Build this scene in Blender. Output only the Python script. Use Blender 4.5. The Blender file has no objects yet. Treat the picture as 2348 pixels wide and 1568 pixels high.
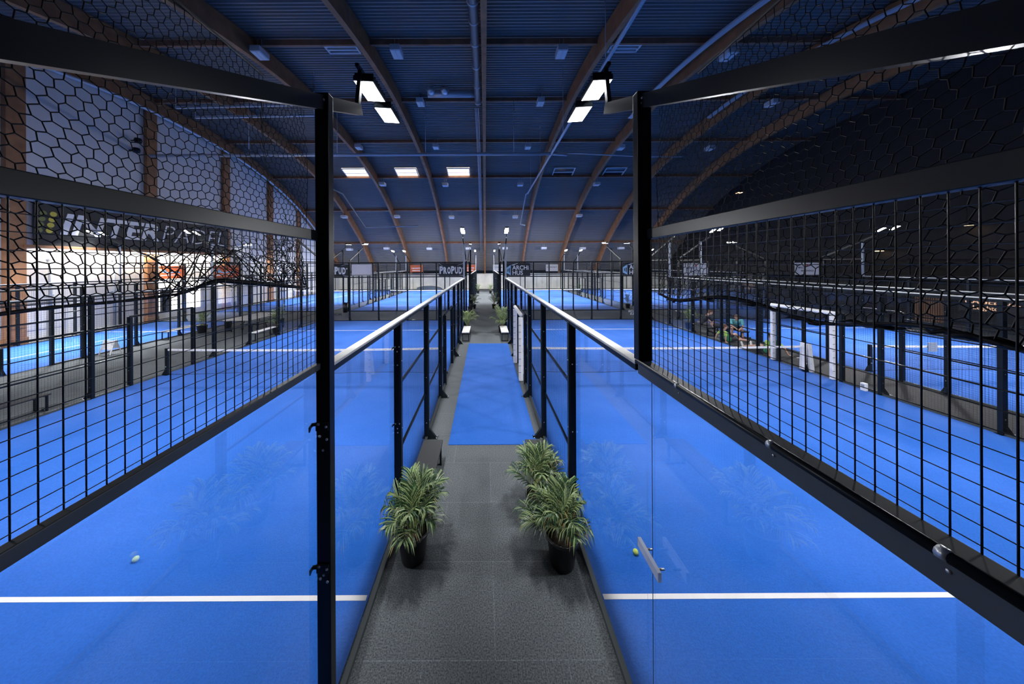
import bpy, bmesh, math, random
from mathutils import Vector, Matrix
PI = math.pi
rnd = random.Random(7)
scene = bpy.context.scene
col = scene.collection
CAMZ = 3.83
F = 675.0; CX = 1112.0; CY = 607.0


def at(px, py, Y):
    """point seen at pixel px, py of the 2348x1568 photograph at distance Y"""
    return Vector(((px - CX) * Y / F, Y, CAMZ + (CY - py) * Y / F))


# ------------------------------------------------------------------ materials
MATS = {}


def newmat(name):
    m = bpy.data.materials.new(name)
    m.use_nodes = True
    nt = m.node_tree
    for n in list(nt.nodes):
        nt.nodes.remove(n)
    out = nt.nodes.new('ShaderNodeOutputMaterial')
    MATS[name] = m
    return m, nt, out


def pbr(name, color, rough=0.5, metal=0.0, spec=0.5, noise=None, bump=None, coat=0.0):
    """noise = (scale, amount, detail): brightness variation; bump = (scale, strength)"""
    m, nt, out = newmat(name)
    b = nt.nodes.new('ShaderNodeBsdfPrincipled')
    b.inputs['Base Color'].default_value = (*color, 1)
    b.inputs['Roughness'].default_value = rough
    b.inputs['Metallic'].default_value = metal
    b.inputs['Specular IOR Level'].default_value = spec
    b.inputs['Coat Weight'].default_value = coat
    nt.links.new(b.outputs[0], out.inputs[0])
    if noise or bump:
        tc = nt.nodes.new('ShaderNodeTexCoord')
    if noise:
        n = nt.nodes.new('ShaderNodeTexNoise')
        n.inputs['Scale'].default_value = noise[0]
        n.inputs['Detail'].default_value = noise[2] if len(noise) > 2 else 4
        nt.links.new(tc.outputs['Object'], n.inputs['Vector'])
        r = nt.nodes.new('ShaderNodeValToRGB')
        a = noise[1]
        lo = [max(0, c * (1 - a)) for c in color]
        hi = [min(1, c * (1 + a)) for c in color]
        r.color_ramp.elements[0].position = 0.3
        r.color_ramp.elements[1].position = 0.7
        r.color_ramp.elements[0].color = (*lo, 1)
        r.color_ramp.elements[1].color = (*hi, 1)
        nt.links.new(n.outputs['Fac'], r.inputs[0])
        nt.links.new(r.outputs[0], b.inputs['Base Color'])
    if bump:
        n2 = nt.nodes.new('ShaderNodeTexNoise')
        n2.inputs['Scale'].default_value = bump[0]
        n2.inputs['Detail'].default_value = 3
        nt.links.new(tc.outputs['Object'], n2.inputs['Vector'])
        bp = nt.nodes.new('ShaderNodeBump')
        bp.inputs['Strength'].default_value = bump[1]
        bp.inputs['Distance'].default_value = 0.01
        nt.links.new(n2.outputs['Fac'], bp.inputs['Height'])
        nt.links.new(bp.outputs[0], b.inputs['Normal'])
    return m


def emit(name, color, strength):
    m, nt, out = newmat(name)
    e = nt.nodes.new('ShaderNodeEmission')
    e.inputs[0].default_value = (*color, 1)
    e.inputs[1].default_value = strength
    nt.links.new(e.outputs[0], out.inputs[0])
    return m


def glass(name, tint, refl=1.0):
    m, nt, out = newmat(name)
    t = nt.nodes.new('ShaderNodeBsdfTransparent'); t.inputs[0].default_value = (*tint, 1)
    g = nt.nodes.new('ShaderNodeBsdfGlossy'); g.inputs['Roughness'].default_value = 0.0
    g.inputs[0].default_value = (1, 1, 1, 1)
    fr = nt.nodes.new('ShaderNodeFresnel'); fr.inputs[0].default_value = 1.5
    mul = nt.nodes.new('ShaderNodeMath'); mul.operation = 'MULTIPLY'; mul.inputs[1].default_value = refl
    mx = nt.nodes.new('ShaderNodeMixShader')
    nt.links.new(fr.outputs[0], mul.inputs[0]); nt.links.new(mul.outputs[0], mx.inputs[0])
    nt.links.new(t.outputs[0], mx.inputs[1]); nt.links.new(g.outputs[0], mx.inputs[2])
    nt.links.new(mx.outputs[0], out.inputs[0])
    return m


LAMP = 16.0
WATT = 200.0
black = pbr('black_powder_coat', (0.008, 0.012, 0.016), 0.30, 0, 0.22)
blackmesh = pbr('black_coated_wire', (0.008, 0.010, 0.013), 0.35, 0, 0.5)
twine = pbr('black_twine', (0.005, 0.006, 0.008), 0.6, 0, 0.25)
capgrey = pbr('dusty_pale_metal', (0.66, 0.65, 0.62), 0.5, 0.0, 0.5, noise=(3.0, 0.22))
railgrey = pbr('dark_grey_rail', (0.062, 0.074, 0.078), 0.5, 0, 0.4)
steel = pbr('galvanised_steel', (0.55, 0.57, 0.6), 0.35, 0.8, 0.5)
greypaint_mastlight = pbr('grey_paint_and_mast_light', (0.30, 0.34, 0.40), 0.35, 0.2, 0.5)
white = pbr('white_paint', (0.78, 0.78, 0.80), 0.5)
padwhite = pbr('white_padding', (0.80, 0.79, 0.79), 0.6, noise=(9, 0.06))
tape = pbr('white_net_tape', (0.82, 0.80, 0.80), 0.6)
netblack = pbr('black_net_cord', (0.012, 0.014, 0.02), 0.6)
glassm = glass('clear_glass', (0.99, 0.993, 0.995), 0.20)
acryl = pbr('clear_acrylic', (0.85, 0.88, 0.95), 0.12)
acryl.node_tree.nodes['Principled BSDF'].inputs['Alpha'].default_value = 0.62
timber = pbr('glulam_timber', (0.33, 0.15, 0.062), 0.55, noise=(2.0, 0.25, 6))
timberdark = pbr('dark_timber', (0.28, 0.13, 0.07), 0.6, noise=(2.0, 0.25, 6))
roofmat = pbr('corrugated_roof_sheet', (0.180, 0.180, 0.182), 0.32, 0.1, 0.6)
wallwhite = pbr('white_wall_panel', (0.72, 0.70, 0.66), 0.6, noise=(0.6, 0.06))
walldark = pbr('charcoal_wall', (0.006, 0.0065, 0.008), 0.75, noise=(4.0, 0.25))
concrete = pbr('pale_concrete', (0.74, 0.72, 0.64), 0.8, noise=(1.2, 0.12, 6))
signblack = pbr('black_banner', (0.018, 0.020, 0.023), 0.55)
signwhite = pbr('white_banner', (0.90, 0.89, 0.89), 0.55)
signblank = pbr('pale_banner_back', (0.86, 0.82, 0.84), 0.6)
signorange = pbr('orange_banner', (0.95, 0.22, 0.08), 0.55)
ltwhite = pbr('white_print', (0.88, 0.88, 0.88), 0.5)
ltblack = pbr('black_print', (0.02, 0.025, 0.04), 0.5)
ltnavy = pbr('navy_print', (0.03, 0.06, 0.12), 0.5)
ltblue = pbr('sky_blue_print', (0.35, 0.62, 0.85), 0.5)
ltred = pbr('red_print', (0.65, 0.06, 0.05), 0.5)
ltyellow = pbr('yellow_print', (0.62, 0.50, 0.06), 0.5)
ltolive = pbr('olive_print', (0.16, 0.17, 0.04), 0.5)
ltwarm = emit('warm_backlit_letter', (1.0, 0.62, 0.42), 0.9)
potblack = pbr('black_planter', (0.012, 0.013, 0.015), 0.35)
soil = pbr('soil', (0.03, 0.02, 0.012), 0.9, noise=(30, 0.5))
leafg = pbr('palm_green', (0.035, 0.085, 0.032), 0.36, noise=(7, 0.5))
leafl = pbr('palm_light_green', (0.27, 0.35, 0.15), 0.36, noise=(7, 0.35))
leafb = pbr('palm_dry_tip', (0.36, 0.24, 0.09), 0.5)
stemm = pbr('palm_stem', (0.22, 0.25, 0.07), 0.5)
ballm = pbr('ball_felt', (0.62, 0.72, 0.10), 0.9, bump=(300, 0.3))
ballp = pbr('pale_ball_felt', (0.45, 0.62, 0.45), 0.9, bump=(300, 0.3))
skin = pbr('skin', (0.52, 0.29, 0.20), 0.55)
skinp = pbr('pale_skin', (0.60, 0.36, 0.27), 0.55)
hairb = pbr('brown_hair', (0.12, 0.05, 0.02), 0.6, noise=(60, 0.4))
hairk = pbr('black_hair', (0.012, 0.010, 0.010), 0.5)
clblack = pbr('black_cloth', (0.012, 0.014, 0.02), 0.85)
clteal = pbr('teal_cloth', (0.10, 0.36, 0.40), 0.8)
clgreen = pbr('green_cloth', (0.02, 0.20, 0.09), 0.8)
cllime = pbr('lime_cloth', (0.42, 0.62, 0.12), 0.8)
clgrey = pbr('grey_cloth', (0.14, 0.14, 0.16), 0.85)
shoew = pbr('white_shoe', (0.74, 0.73, 0.70), 0.6)
shoer = pbr('red_shoe', (0.40, 0.03, 0.03), 0.6)
eyem = pbr('eye_dark', (0.02, 0.015, 0.01), 0.3)
mouthm = pbr('lips', (0.42, 0.14, 0.12), 0.5)
pipem = pbr('pale_pipe', (0.52, 0.56, 0.62), 0.35, 0.3)
duct = pbr('galvanised_duct', (0.20, 0.22, 0.24), 0.35, 0.6)
boxw = pbr('white_housing', (0.62, 0.63, 0.66), 0.5)
tabtop = pbr('pale_table_top', (0.75, 0.73, 0.68), 0.5)
benchw = pbr('white_bench_board', (0.74, 0.72, 0.70), 0.5)
benchk = pbr('black_bench_board', (0.014, 0.015, 0.017), 0.55)
tealm = pbr('grey_cover', (0.10, 0.13, 0.16), 0.7)
lampglow = emit('lit_floodlight_lens', (0.95, 0.97, 1.0), LAMP)
skyglow = emit('daylight_pane', (1.0, 0.86, 0.76), 3.2)
doorglow = emit('daylight_doorway', (1.0, 0.93, 0.84), 5.0)
pendglow = emit('warm_pendant_glow', (1.0, 0.62, 0.30), 9.0)
skydark = pbr('unlit_skylight_pane', (0.03, 0.035, 0.045), 0.15)
slatw = pbr('warm_slats', (0.30, 0.16, 0.09), 0.6)


def turf_mat():
    m, nt, out = newmat('blue_turf')
    b = nt.nodes.new('ShaderNodeBsdfPrincipled')
    tc = nt.nodes.new('ShaderNodeTexCoord')
    n1 = nt.nodes.new('ShaderNodeTexNoise'); n1.inputs['Scale'].default_value = 0.4; n1.inputs['Detail'].default_value = 5
    n2 = nt.nodes.new('ShaderNodeTexNoise'); n2.inputs['Scale'].default_value = 55; n2.inputs['Detail'].default_value = 3
    for n in (n1, n2):
        nt.links.new(tc.outputs['Object'], n.inputs['Vector'])
    r1 = nt.nodes.new('ShaderNodeValToRGB')
    r1.color_ramp.elements[0].position = 0.38; r1.color_ramp.elements[0].color = (0.008, 0.118, 0.52, 1)
    r1.color_ramp.elements[1].position = 0.75; r1.color_ramp.elements[1].color = (0.045, 0.178, 0.68, 1)
    r2 = nt.nodes.new('ShaderNodeValToRGB')
    r2.color_ramp.elements[0].position = 0.3; r2.color_ramp.elements[0].color = (0.78, 0.78, 0.78, 1)
    r2.color_ramp.elements[1].position = 0.7; r2.color_ramp.elements[1].color = (1.0, 1.0, 1.0, 1)
    nt.links.new(n1.outputs['Fac'], r1.inputs[0]); nt.links.new(n2.outputs['Fac'], r2.inputs[0])
    mx = nt.nodes.new('ShaderNodeMix'); mx.data_type = 'RGBA'; mx.blend_type = 'MULTIPLY'; mx.inputs[0].default_value = 1
    nt.links.new(r1.outputs[0], mx.inputs[6]); nt.links.new(r2.outputs[0], mx.inputs[7])
    nt.links.new(mx.outputs[2], b.inputs['Base Color'])
    b.inputs['Roughness'].default_value = 0.85
    b.inputs['Specular IOR Level'].default_value = 0.15
    b.inputs['Sheen Weight'].default_value = 0.08
    b.inputs['Sheen Tint'].default_value = (0.75, 0.75, 1.0, 1)
    bp = nt.nodes.new('ShaderNodeBump'); bp.inputs['Strength'].default_value = 0.25; bp.inputs['Distance'].default_value = 0.01
    nt.links.new(n2.outputs['Fac'], bp.inputs['Height']); nt.links.new(bp.outputs[0], b.inputs['Normal'])
    nt.links.new(b.outputs[0], out.inputs[0])
    return m


def carpet_mat():
    m, nt, out = newmat('dark_grey_carpet')
    b = nt.nodes.new('ShaderNodeBsdfPrincipled')
    tc = nt.nodes.new('ShaderNodeTexCoord')
    n2 = nt.nodes.new('ShaderNodeTexNoise'); n2.inputs['Scale'].default_value = 70; n2.inputs['Detail'].default_value = 4
    n1 = nt.nodes.new('ShaderNodeTexNoise'); n1.inputs['Scale'].default_value = 0.8; n1.inputs['Detail'].default_value = 4
    nt.links.new(tc.outputs['Object'], n2.inputs['Vector']); nt.links.new(tc.outputs['Object'], n1.inputs['Vector'])
    r = nt.nodes.new('ShaderNodeValToRGB')
    r.color_ramp.elements[0].position = 0.3; r.color_ramp.elements[0].color = (0.050, 0.058, 0.064, 1)
    r.color_ramp.elements[1].position = 0.72; r.color_ramp.elements[1].color = (0.205, 0.225, 0.238, 1)
    nt.links.new(n2.outputs['Fac'], r.inputs[0])
    br = nt.nodes.new('ShaderNodeTexBrick')
    mp = nt.nodes.new('ShaderNodeMapping'); mp.inputs['Location'].default_value = (-0.08, 0.0, 0)
    nt.links.new(tc.outputs['Object'], mp.inputs['Vector']); nt.links.new(mp.outputs[0], br.inputs['Vector'])
    br.inputs['Color1'].default_value = (1, 1, 1, 1); br.inputs['Color2'].default_value = (0.92, 0.92, 0.92, 1)
    br.inputs['Mortar'].default_value = (1.6, 1.6, 1.6, 1)
    br.inputs['Scale'].default_value = 1.0; br.inputs['Brick Width'].default_value = 1.4; br.inputs['Row Height'].default_value = 0.95
    br.inputs['Mortar Size'].default_value = 0.003; br.offset = 0.5
    mx = nt.nodes.new('ShaderNodeMix'); mx.data_type = 'RGBA'; mx.blend_type = 'MULTIPLY'; mx.inputs[0].default_value = 1
    nt.links.new(r.outputs[0], mx.inputs[6]); nt.links.new(br.outputs[0], mx.inputs[7])
    nt.links.new(mx.outputs[2], b.inputs['Base Color'])
    b.inputs['Roughness'].default_value = 0.95; b.inputs['Specular IOR Level'].default_value = 0.2
    nt.links.new(b.outputs[0], out.inputs[0])
    return m


def translucent(m, amount):
    nt = m.node_tree
    b = nt.nodes['Principled BSDF']; out = nt.nodes['Material Output']
    t = nt.nodes.new('ShaderNodeBsdfTranslucent'); t.inputs[0].default_value = b.inputs['Base Color'].default_value
    mx = nt.nodes.new('ShaderNodeMixShader'); mx.inputs[0].default_value = amount
    nt.links.new(b.outputs[0], mx.inputs[1]); nt.links.new(t.outputs[0], mx.inputs[2]); nt.links.new(mx.outputs[0], out.inputs[0])


for m_ in (signblank, signorange, signwhite): translucent(m_, .65)
turf = turf_mat(); carpet = carpet_mat()


# ------------------------------------------------------------------ mesh builder
class MB:
    def __init__(self):
        self.v = []; self.f = []; self.mi = []; self.sm = []
        self.cur = 0

    def add(self, vs, fs, smooth=False):
        o = len(self.v)
        self.v += [tuple(p) for p in vs]
        for f in fs:
            self.f.append(tuple(o + i for i in f)); self.mi.append(self.cur); self.sm.append(smooth)

    def box(self, x0, x1, y0, y1, z0, z1, bev=0.0):
        if x0 > x1: x0, x1 = x1, x0
        if y0 > y1: y0, y1 = y1, y0
        if z0 > z1: z0, z1 = z1, z0
        vs = [(x, y, z) for z in (z0, z1) for (x, y) in ((x0, y0), (x1, y0), (x1, y1), (x0, y1))]
        fs = [(3, 2, 1, 0), (4, 5, 6, 7), (0, 1, 5, 4), (1, 2, 6, 5), (2, 3, 7, 6), (3, 0, 4, 7)]
        if bev <= 0:
            self.add(vs, fs); return
        bm = bmesh.new()
        bv = [bm.verts.new(p) for p in vs]
        for f in fs: bm.faces.new([bv[i] for i in f])
        bmesh.ops.bevel(bm, geom=bm.edges[:], offset=bev, segments=2, affect='EDGES', profile=0.6)
        bm.verts.index_update()
        self.add([v.co[:] for v in bm.verts], [[v.index for v in f.verts] for f in bm.faces])
        bm.free()

    def obox(self, p0, p1, w, h, up=(0, 0, 1), bev=0.0):
        """box beam from p0 to p1, width w sideways, height h along up"""
        p0 = Vector(p0); p1 = Vector(p1)
        d = p1 - p0; L = d.length; d.normalize()
        s = d.cross(Vector(up)).normalized(); u = s.cross(d).normalized()
        vs = []
        for (a, b) in ((-1, -1), (1, -1), (1, 1), (-1, 1)):
            vs.append(p0 + s * (a * w / 2) + u * (b * h / 2))
        for (a, b) in ((-1, -1), (1, -1), (1, 1), (-1, 1)):
            vs.append(p1 + s * (a * w / 2) + u * (b * h / 2))
        self.add(vs, [(0, 1, 2, 3), (7, 6, 5, 4), (4, 5, 1, 0), (5, 6, 2, 1), (6, 7, 3, 2), (7, 4, 0, 3)])

    def tube(self, pts, r, n=8, caps=True, smooth=True):
        pts = [Vector(p) for p in pts]
        rs = r if isinstance(r, (list, tuple)) else [r] * len(pts)
        rings = []
        prev = None
        for i, p in enumerate(pts):
            if i == 0: d = pts[1] - pts[0]
            elif i == len(pts) - 1: d = pts[-1] - pts[-2]
            else: d = (pts[i + 1] - pts[i]).normalized() + (pts[i] - pts[i - 1]).normalized()
            if d.length < 1e-9: d = Vector((0, 0, 1))
            d.normalize()
            if prev is None:
                a = Vector((0, 0, 1)) if abs(d.z) < 0.9 else Vector((1, 0, 0))
                s = d.cross(a).normalized()
            else:
                s = prev - d * prev.dot(d)
                if s.length < 1e-6: s = d.orthogonal()
                s.normalize()
            prev = s
            t = d.cross(s)
            rings.append([p + (s * math.cos(2 * PI * k / n) + t * math.sin(2 * PI * k / n)) * rs[i] for k in range(n)])
        vs = [v for ring in rings for v in ring]
        fs = []
        for i in range(len(pts) - 1):
            for k in range(n):
                a = i * n + k; b = i * n + (k + 1) % n
                fs.append((a, b, b + n, a + n))
        if caps:
            fs.append(tuple(reversed(range(n)))); fs.append(tuple((len(pts) - 1) * n + k for k in range(n)))
        self.add(vs, fs, smooth)

    def lathe(self, prof, c=(0, 0, 0), n=24, smooth=True, axis='z'):
        vs = []
        for (r, z) in prof:
            for k in range(n):
                a = 2 * PI * k / n
                if axis == 'z': vs.append((c[0] + r * math.cos(a), c[1] + r * math.sin(a), c[2] + z))
                elif axis == 'y': vs.append((c[0] + r * math.cos(a), c[1] + z, c[2] + r * math.sin(a)))
                else: vs.append((c[0] + z, c[1] + r * math.cos(a), c[2] + r * math.sin(a)))
        fs = []
        for i in range(len(prof) - 1):
            for k in range(n):
                a = i * n + k; b = i * n + (k + 1) % n
                fs.append((a, b, b + n, a + n))
        self.add(vs, fs, smooth)

    def prism(self, poly, h0, h1, plane='xy'):
        """extrude a 2D polygon; plane xy -> along z, xz -> along y, yz -> along x"""
        n = len(poly)

        def m(p, h):
            if plane == 'xy': return (p[0], p[1], h)
            if plane == 'xz': return (p[0], h, p[1])
            return (h, p[0], p[1])
        vs = [m(p, h0) for p in poly] + [m(p, h1) for p in poly]
        fs = [tuple(range(n)), tuple(reversed(range(n, 2 * n)))]
        for i in range(n):
            j = (i + 1) % n
            fs.append((j, i, i + n, j + n))
        self.add(vs, fs)

    def ball(self, c, r, sx=1, sy=1, sz=1, u=12, v=8):
        vs = []; fs = []
        vs.append((c[0], c[1], c[2] - r * sz))
        for i in range(1, v):
            th = -PI / 2 + PI * i / v
            for k in range(u):
                a = 2 * PI * k / u
                vs.append((c[0] + r * sx * math.cos(th) * math.cos(a), c[1] + r * sy * math.cos(th) * math.sin(a), c[2] + r * sz * math.sin(th)))
        vs.append((c[0], c[1], c[2] + r * sz))
        for k in range(u): fs.append((0, 1 + (k + 1) % u, 1 + k))
        for i in range(v - 2):
            for k in range(u):
                a = 1 + i * u + k; b = 1 + i * u + (k + 1) % u
                fs.append((a, b, b + u, a + u))
        top = len(vs) - 1; base = 1 + (v - 2) * u
        for k in range(u): fs.append((base + k, base + (k + 1) % u, top))
        self.add(vs, fs, True)

    def mesh(self, name, mats):
        me = bpy.data.meshes.new(name)
        me.from_pydata(self.v, [], self.f)
        if not isinstance(mats, (list, tuple)): mats = [mats]
        for m in mats: me.materials.append(m)
        me.polygons.foreach_set('material_index', self.mi)
        me.polygons.foreach_set('use_smooth', self.sm)
        me.update()
        return me

    def build(self, name, mats, parent=None, world=False):
        return link(name, self.mesh(name, mats), parent, world=world)


def link(name, me, parent=None, loc=None, world=False, label=None):
    o = bpy.data.objects.new(name, me)
    col.objects.link(o)
    if parent is not None:
        o.parent = parent
        if world: o.location = -parent.location
    if loc is not None: o.location = loc
    if label: o['label'] = label
    return o


def tag(o, label, cat, group=None, kind=None):
    o['label'] = label; o['category'] = cat
    if group: o['group'] = group
    if kind: o['kind'] = kind
    return o


def thing(name, label, cat, loc=(0, 0, 0), rz=0.0, group=None):
    o = bpy.data.objects.new(name, None)
    o.empty_display_size = 0.1
    col.objects.link(o)
    o.location = loc; o.rotation_euler = (0, 0, rz)
    return tag(o, label, cat, group)


def struct(o, label=None):
    o['kind'] = 'structure'
    if label: o['label'] = label
    return o


def text_mesh(body, size, mats, mat3, offset=0.0, shear=0.0, depth=0.004, align='CENTER', spacing=1.0, xscale=1.0):
    cu = bpy.data.curves.new('lettering', 'FONT')
    cu.body = body; cu.size = size; cu.offset = offset; cu.shear = shear; cu.extrude = depth
    cu.align_x = align; cu.align_y = 'CENTER'; cu.space_character = spacing; cu.space_line = 0.85
    cu.resolution_u = 3
    o = bpy.data.objects.new('lettering', cu)
    col.objects.link(o)
    dg = bpy.context.evaluated_depsgraph_get()
    me = bpy.data.meshes.new_from_object(o.evaluated_get(dg))
    bpy.data.objects.remove(o)
    me.transform(Matrix.Diagonal((xscale, 1, 1, 1)))
    me.transform(mat3)
    me.materials.clear(); me.materials.append(mats)
    return me


def facing(origin, xdir, zdir=(0, 0, 1)):
    """matrix placing text local x along xdir, y along zdir at origin"""
    x = Vector(xdir).normalized(); y = Vector(zdir).normalized(); z = x.cross(y)
    m = Matrix((x, y, z)).transposed().to_4x4()
    m.translation = Vector(origin)
    return m


# ------------------------------------------------------------------ room shell
KN = [(-9.0, 0.5), (-6.4, 4.3), (-3.4, 6.8), (-1.0, 8.6), (3.0, 11.1), (7.0, 13.0), (11.5, 14.2), (16, 14.9), (20, 15.05), (26.2, 14.5),
      (28.6, 14.0), (31.9, 13.05), (36.0, 11.25), (40.0, 8.8), (42.5, 7.1), (45.4, 4.5), (47.2, 2.5), (48.6, 0.5)]


def prof(y):
    """smooth height of the arch centre line at depth y (Catmull-Rom)"""
    for i in range(len(KN) - 1):
        if KN[i][0] <= y <= KN[i + 1][0]:
            break
    p1, p2 = KN[i], KN[i + 1]
    p0 = KN[max(0, i - 1)]; p3 = KN[min(len(KN) - 1, i + 2)]
    h = p2[0] - p1[0]; t = (y - p1[0]) / h
    m1 = (p2[1] - p0[1]) / (p2[0] - p0[0]) * h; m2 = (p3[1] - p1[1]) / (p3[0] - p1[0]) * h
    return (2 * t**3 - 3 * t**2 + 1) * p1[1] + (t**3 - 2 * t**2 + t) * m1 + (-2 * t**3 + 3 * t**2) * p2[1] + (t**3 - t**2) * m2


def nrm(y):
    d = (prof(min(y + .05, 48.5)) - prof(max(y - .05, -8.9))) / .1
    n = Vector((0, -d, 1)).normalized()
    return n


XL, XR, YB, YF = -23.15, 29.0, -7.2, 47.0
b = MB(); b.box(XL - .3, XR + .3, YB - .3, YF + .3, -0.2, 0.0)
struct(b.build('floor', carpet), 'dark grey carpet floor of the sports hall')
# corrugated roof: trapezoid ribs running sideways
b = MB()
pts = []
y = -6.9
ys = []
s = 0.0
Y0 = -6.9
while y < 47.15:
    ys.append(y)
    sl = math.sqrt(1 + ((prof(min(y + .1, 48)) - prof(y)) / .1) ** 2)
    y += 0.056 / sl
for i, y in enumerate(ys):
    p = Vector((0, y, prof(y))) + nrm(y) * (0.52 + (0.09 if (i % 4) < 2 else 0.0))
    pts.append(p)
vs = []; fs = []
for p in pts:
    vs.append((XL - .2, p.y, p.z)); vs.append((XR + .2, p.y, p.z))
for i in range(len(pts) - 1):
    fs.append((2 * i, 2 * i + 1, 2 * i + 3, 2 * i + 2))
b.add(vs, fs)
struct(b.build('ceiling', roofmat), 'curved corrugated metal roof')


def gable(name, x0, x1, m, lab):
    b = MB()
    poly = [(YB, 0.0)]
    ysn = [YB + .3 + i * (YF - YB - .3) / 60 for i in range(61)]
    top = [(y, max(0.3, prof(y) + .55)) for y in ysn]
    poly = [(ysn[0], 0)] + top + [(ysn[-1], 0)]
    b.prism(poly, x0, x1, 'yz')
    return struct(b.build(name, m), lab)


gable('wall_left', XL - .3, XL, wallwhite, 'white panelled gable wall')
gable('wall_right', XR, XR + .3, walldark, 'charcoal gable wall')
b = MB(); b.box(XL, XR, YF, YF + .3, 0, 2.45); b.cur = 1
for i in range(-4, 6):
    b.box(i * 5.85 - .28, i * 5.85 + .28, YF - .14, YF, 0, 2.3)
b.cur = 0
struct(b.build('wall_far', [concrete, concrete]), 'low pale concrete wall under the roof edge')
b = MB(); b.box(XL, XR, YB - .3, YB, 0, 4.2)
struct(b.build('wall_near', walldark))
b = MB()
for i in range(9):
    b.box(XL, XL + .03, -5 + i * 5.9, -5 + i * 5.9 + 5.6, 0, .12)
struct(b.build('baseboard_left', white))

# arches
names = {0: 'slender laminated timber roof arch straight above the central walkway',
         -1: 'first laminated timber roof arch to the left of the walkway arch',
         -2: 'second laminated timber roof arch to the left of the walkway arch',
         -3: 'third timber roof arch left of the walkway, ending by the far pale wall',
         -4: 'timber roof arch lying against the white gable wall',
         1: 'first laminated timber roof arch to the right of the walkway arch',
         2: 'second laminated timber roof arch to the right of the walkway arch',
         3: 'third timber roof arch right of the walkway, dark above the right courts',
         4: 'timber roof arch nearest the charcoal gable wall'}
for n in range(-4, 5):
    b = MB()
    x = n * 5.85
    if n == -4: x = XL + .13
    w = .125
    N = 64
    vs = []; fs = []
    for i in range(N + 1):
        y = -6.6 + i * (47.0 + 6.6) / N
        c = Vector((x, y, prof(y))); nn = nrm(y)
        for (sx, sn) in ((-1, -.46), (1, -.46), (1, .46), (-1, .46)):
            vs.append(c + Vector((sx * w, 0, 0)) + nn * sn)
    for i in range(N):
        for k in range(4):
            a = i * 4 + k; c2 = i * 4 + (k + 1) % 4
            fs.append((a, c2, c2 + 4, a + 4))
    fs.append((0, 1, 2, 3)); fs.append((N * 4 + 3, N * 4 + 2, N * 4 + 1, N * 4))
    b.add(vs, fs)
    tag(b.build('roof_arch', timber), names[n], 'roof beam', 'laminated timber roof arches', 'structure')
# purlins
for i, y in enumerate((3.7, 9.3, 14.9, 20.5, 26.1, 31.8, 37.2, 42.8)):
    b = MB()
    c = Vector((0, y, prof(y))) + nrm(y) * .30
    b.obox((XL + .3, c.y, c.z), (XR, c.y, c.z), .14, .27, up=nrm(y))
    tag(b.build('roof_purlin', timberdark), 'brown timber purlin across the roof, %s from the camera' % ['first', 'second', 'third', 'fourth', 'fifth', 'sixth', 'seventh', 'eighth'][i], 'roof beam', 'timber purlins', 'structure')
# columns of the white wall
for i, (x, y) in enumerate(((40, 14.4), (350, 20.3), (520, 26.2), (621, 31.6), (688, 36.4))):
    b = MB(); b.box(XL, XL + .25, y - .32, y + .32, 0, prof(y) - .4, .02)
    b.box(XL, XL + .28, y - .36, y + .36, 0, .35, .02)
    tag(b.build('wall_column', timber), ['orange timber column at the left edge behind the near end of the black banner', 'timber column just left of the bright doorway',
        'timber column behind the far end of the black banner', 'timber column beyond the orange signs', 'farthest timber column on the white wall'][i], 'column', 'timber columns on the white wall', 'structure')

# skylights
wn = 0


def skylight(x0, x1, y, d, lit, lab):
    global wn
    wn += 1
    root = thing('window_%d' % wn, lab, 'skylight', (0, 0, 0))
    root['kind'] = 'structure'
    n = nrm(y); t = Vector((0, n.z, -n.y))
    c = Vector((0, y, prof(y))) + n * .40

    def P(x, a, h): return Vector((x, 0, 0)) + c + t * a + n * h
    b = MB()
    for (xa, xb, a0, a1) in ((x0, x1, -d, -d + .08), (x0, x1, d - .08, d), (x0, x0 + .08, -d, d), (x1 - .08, x1, -d, d), (x0, x1, -.04, .04)):
        vs = [P(xa, a0, -.06), P(xb, a0, -.06), P(xb, a1, -.06), P(xa, a1, -.06), P(xa, a0, .12), P(xb, a0, .12), P(xb, a1, .12), P(xa, a1, .12)]
        b.add(vs, [(0, 1, 2, 3), (7, 6, 5, 4), (4, 5, 1, 0), (5, 6, 2, 1), (6, 7, 3, 2), (7, 4, 0, 3)])
    b.build('frame', white, root)
    b = MB()
    b.add([P(x0, -d, .03), P(x1, -d, .03), P(x1, d, .03), P(x0, d, .03), P(x0, -d, .06), P(x1, -d, .06), P(x1, d, .06), P(x0, d, .06)],
          [(3, 2, 1, 0), (4, 5, 6, 7), (0, 1, 5, 4), (1, 2, 6, 5), (2, 3, 7, 6), (3, 0, 4, 7)])
    b.build('pane', skyglow if lit else skydark, root)


skylight(-14.9, -12.4, 31.2, .75, True, 'leftmost of the three bright roof windows')
skylight(-9.4, -7.1, 31.2, .75, True, 'middle one of the three bright roof windows')
skylight(-3.95, -1.55, 31.2, .75, True, 'rightmost of the three bright roof windows')
skylight(7.3, 9.5, 31.2, .75, False, 'unlit roof window right of the walkway arch')
skylight(12.7, 14.9, 31.2, .75, False, 'unlit roof window at the right, next to the dark corner post')
skylight(-8.3, -6.6, 15.6, .32, False, 'dark roof vent panel with white edges left of the walkway arch')
skylight(6.6, 8.2, 15.6, .32, False, 'dark roof vent panel with white edges right of the walkway arch')

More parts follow.
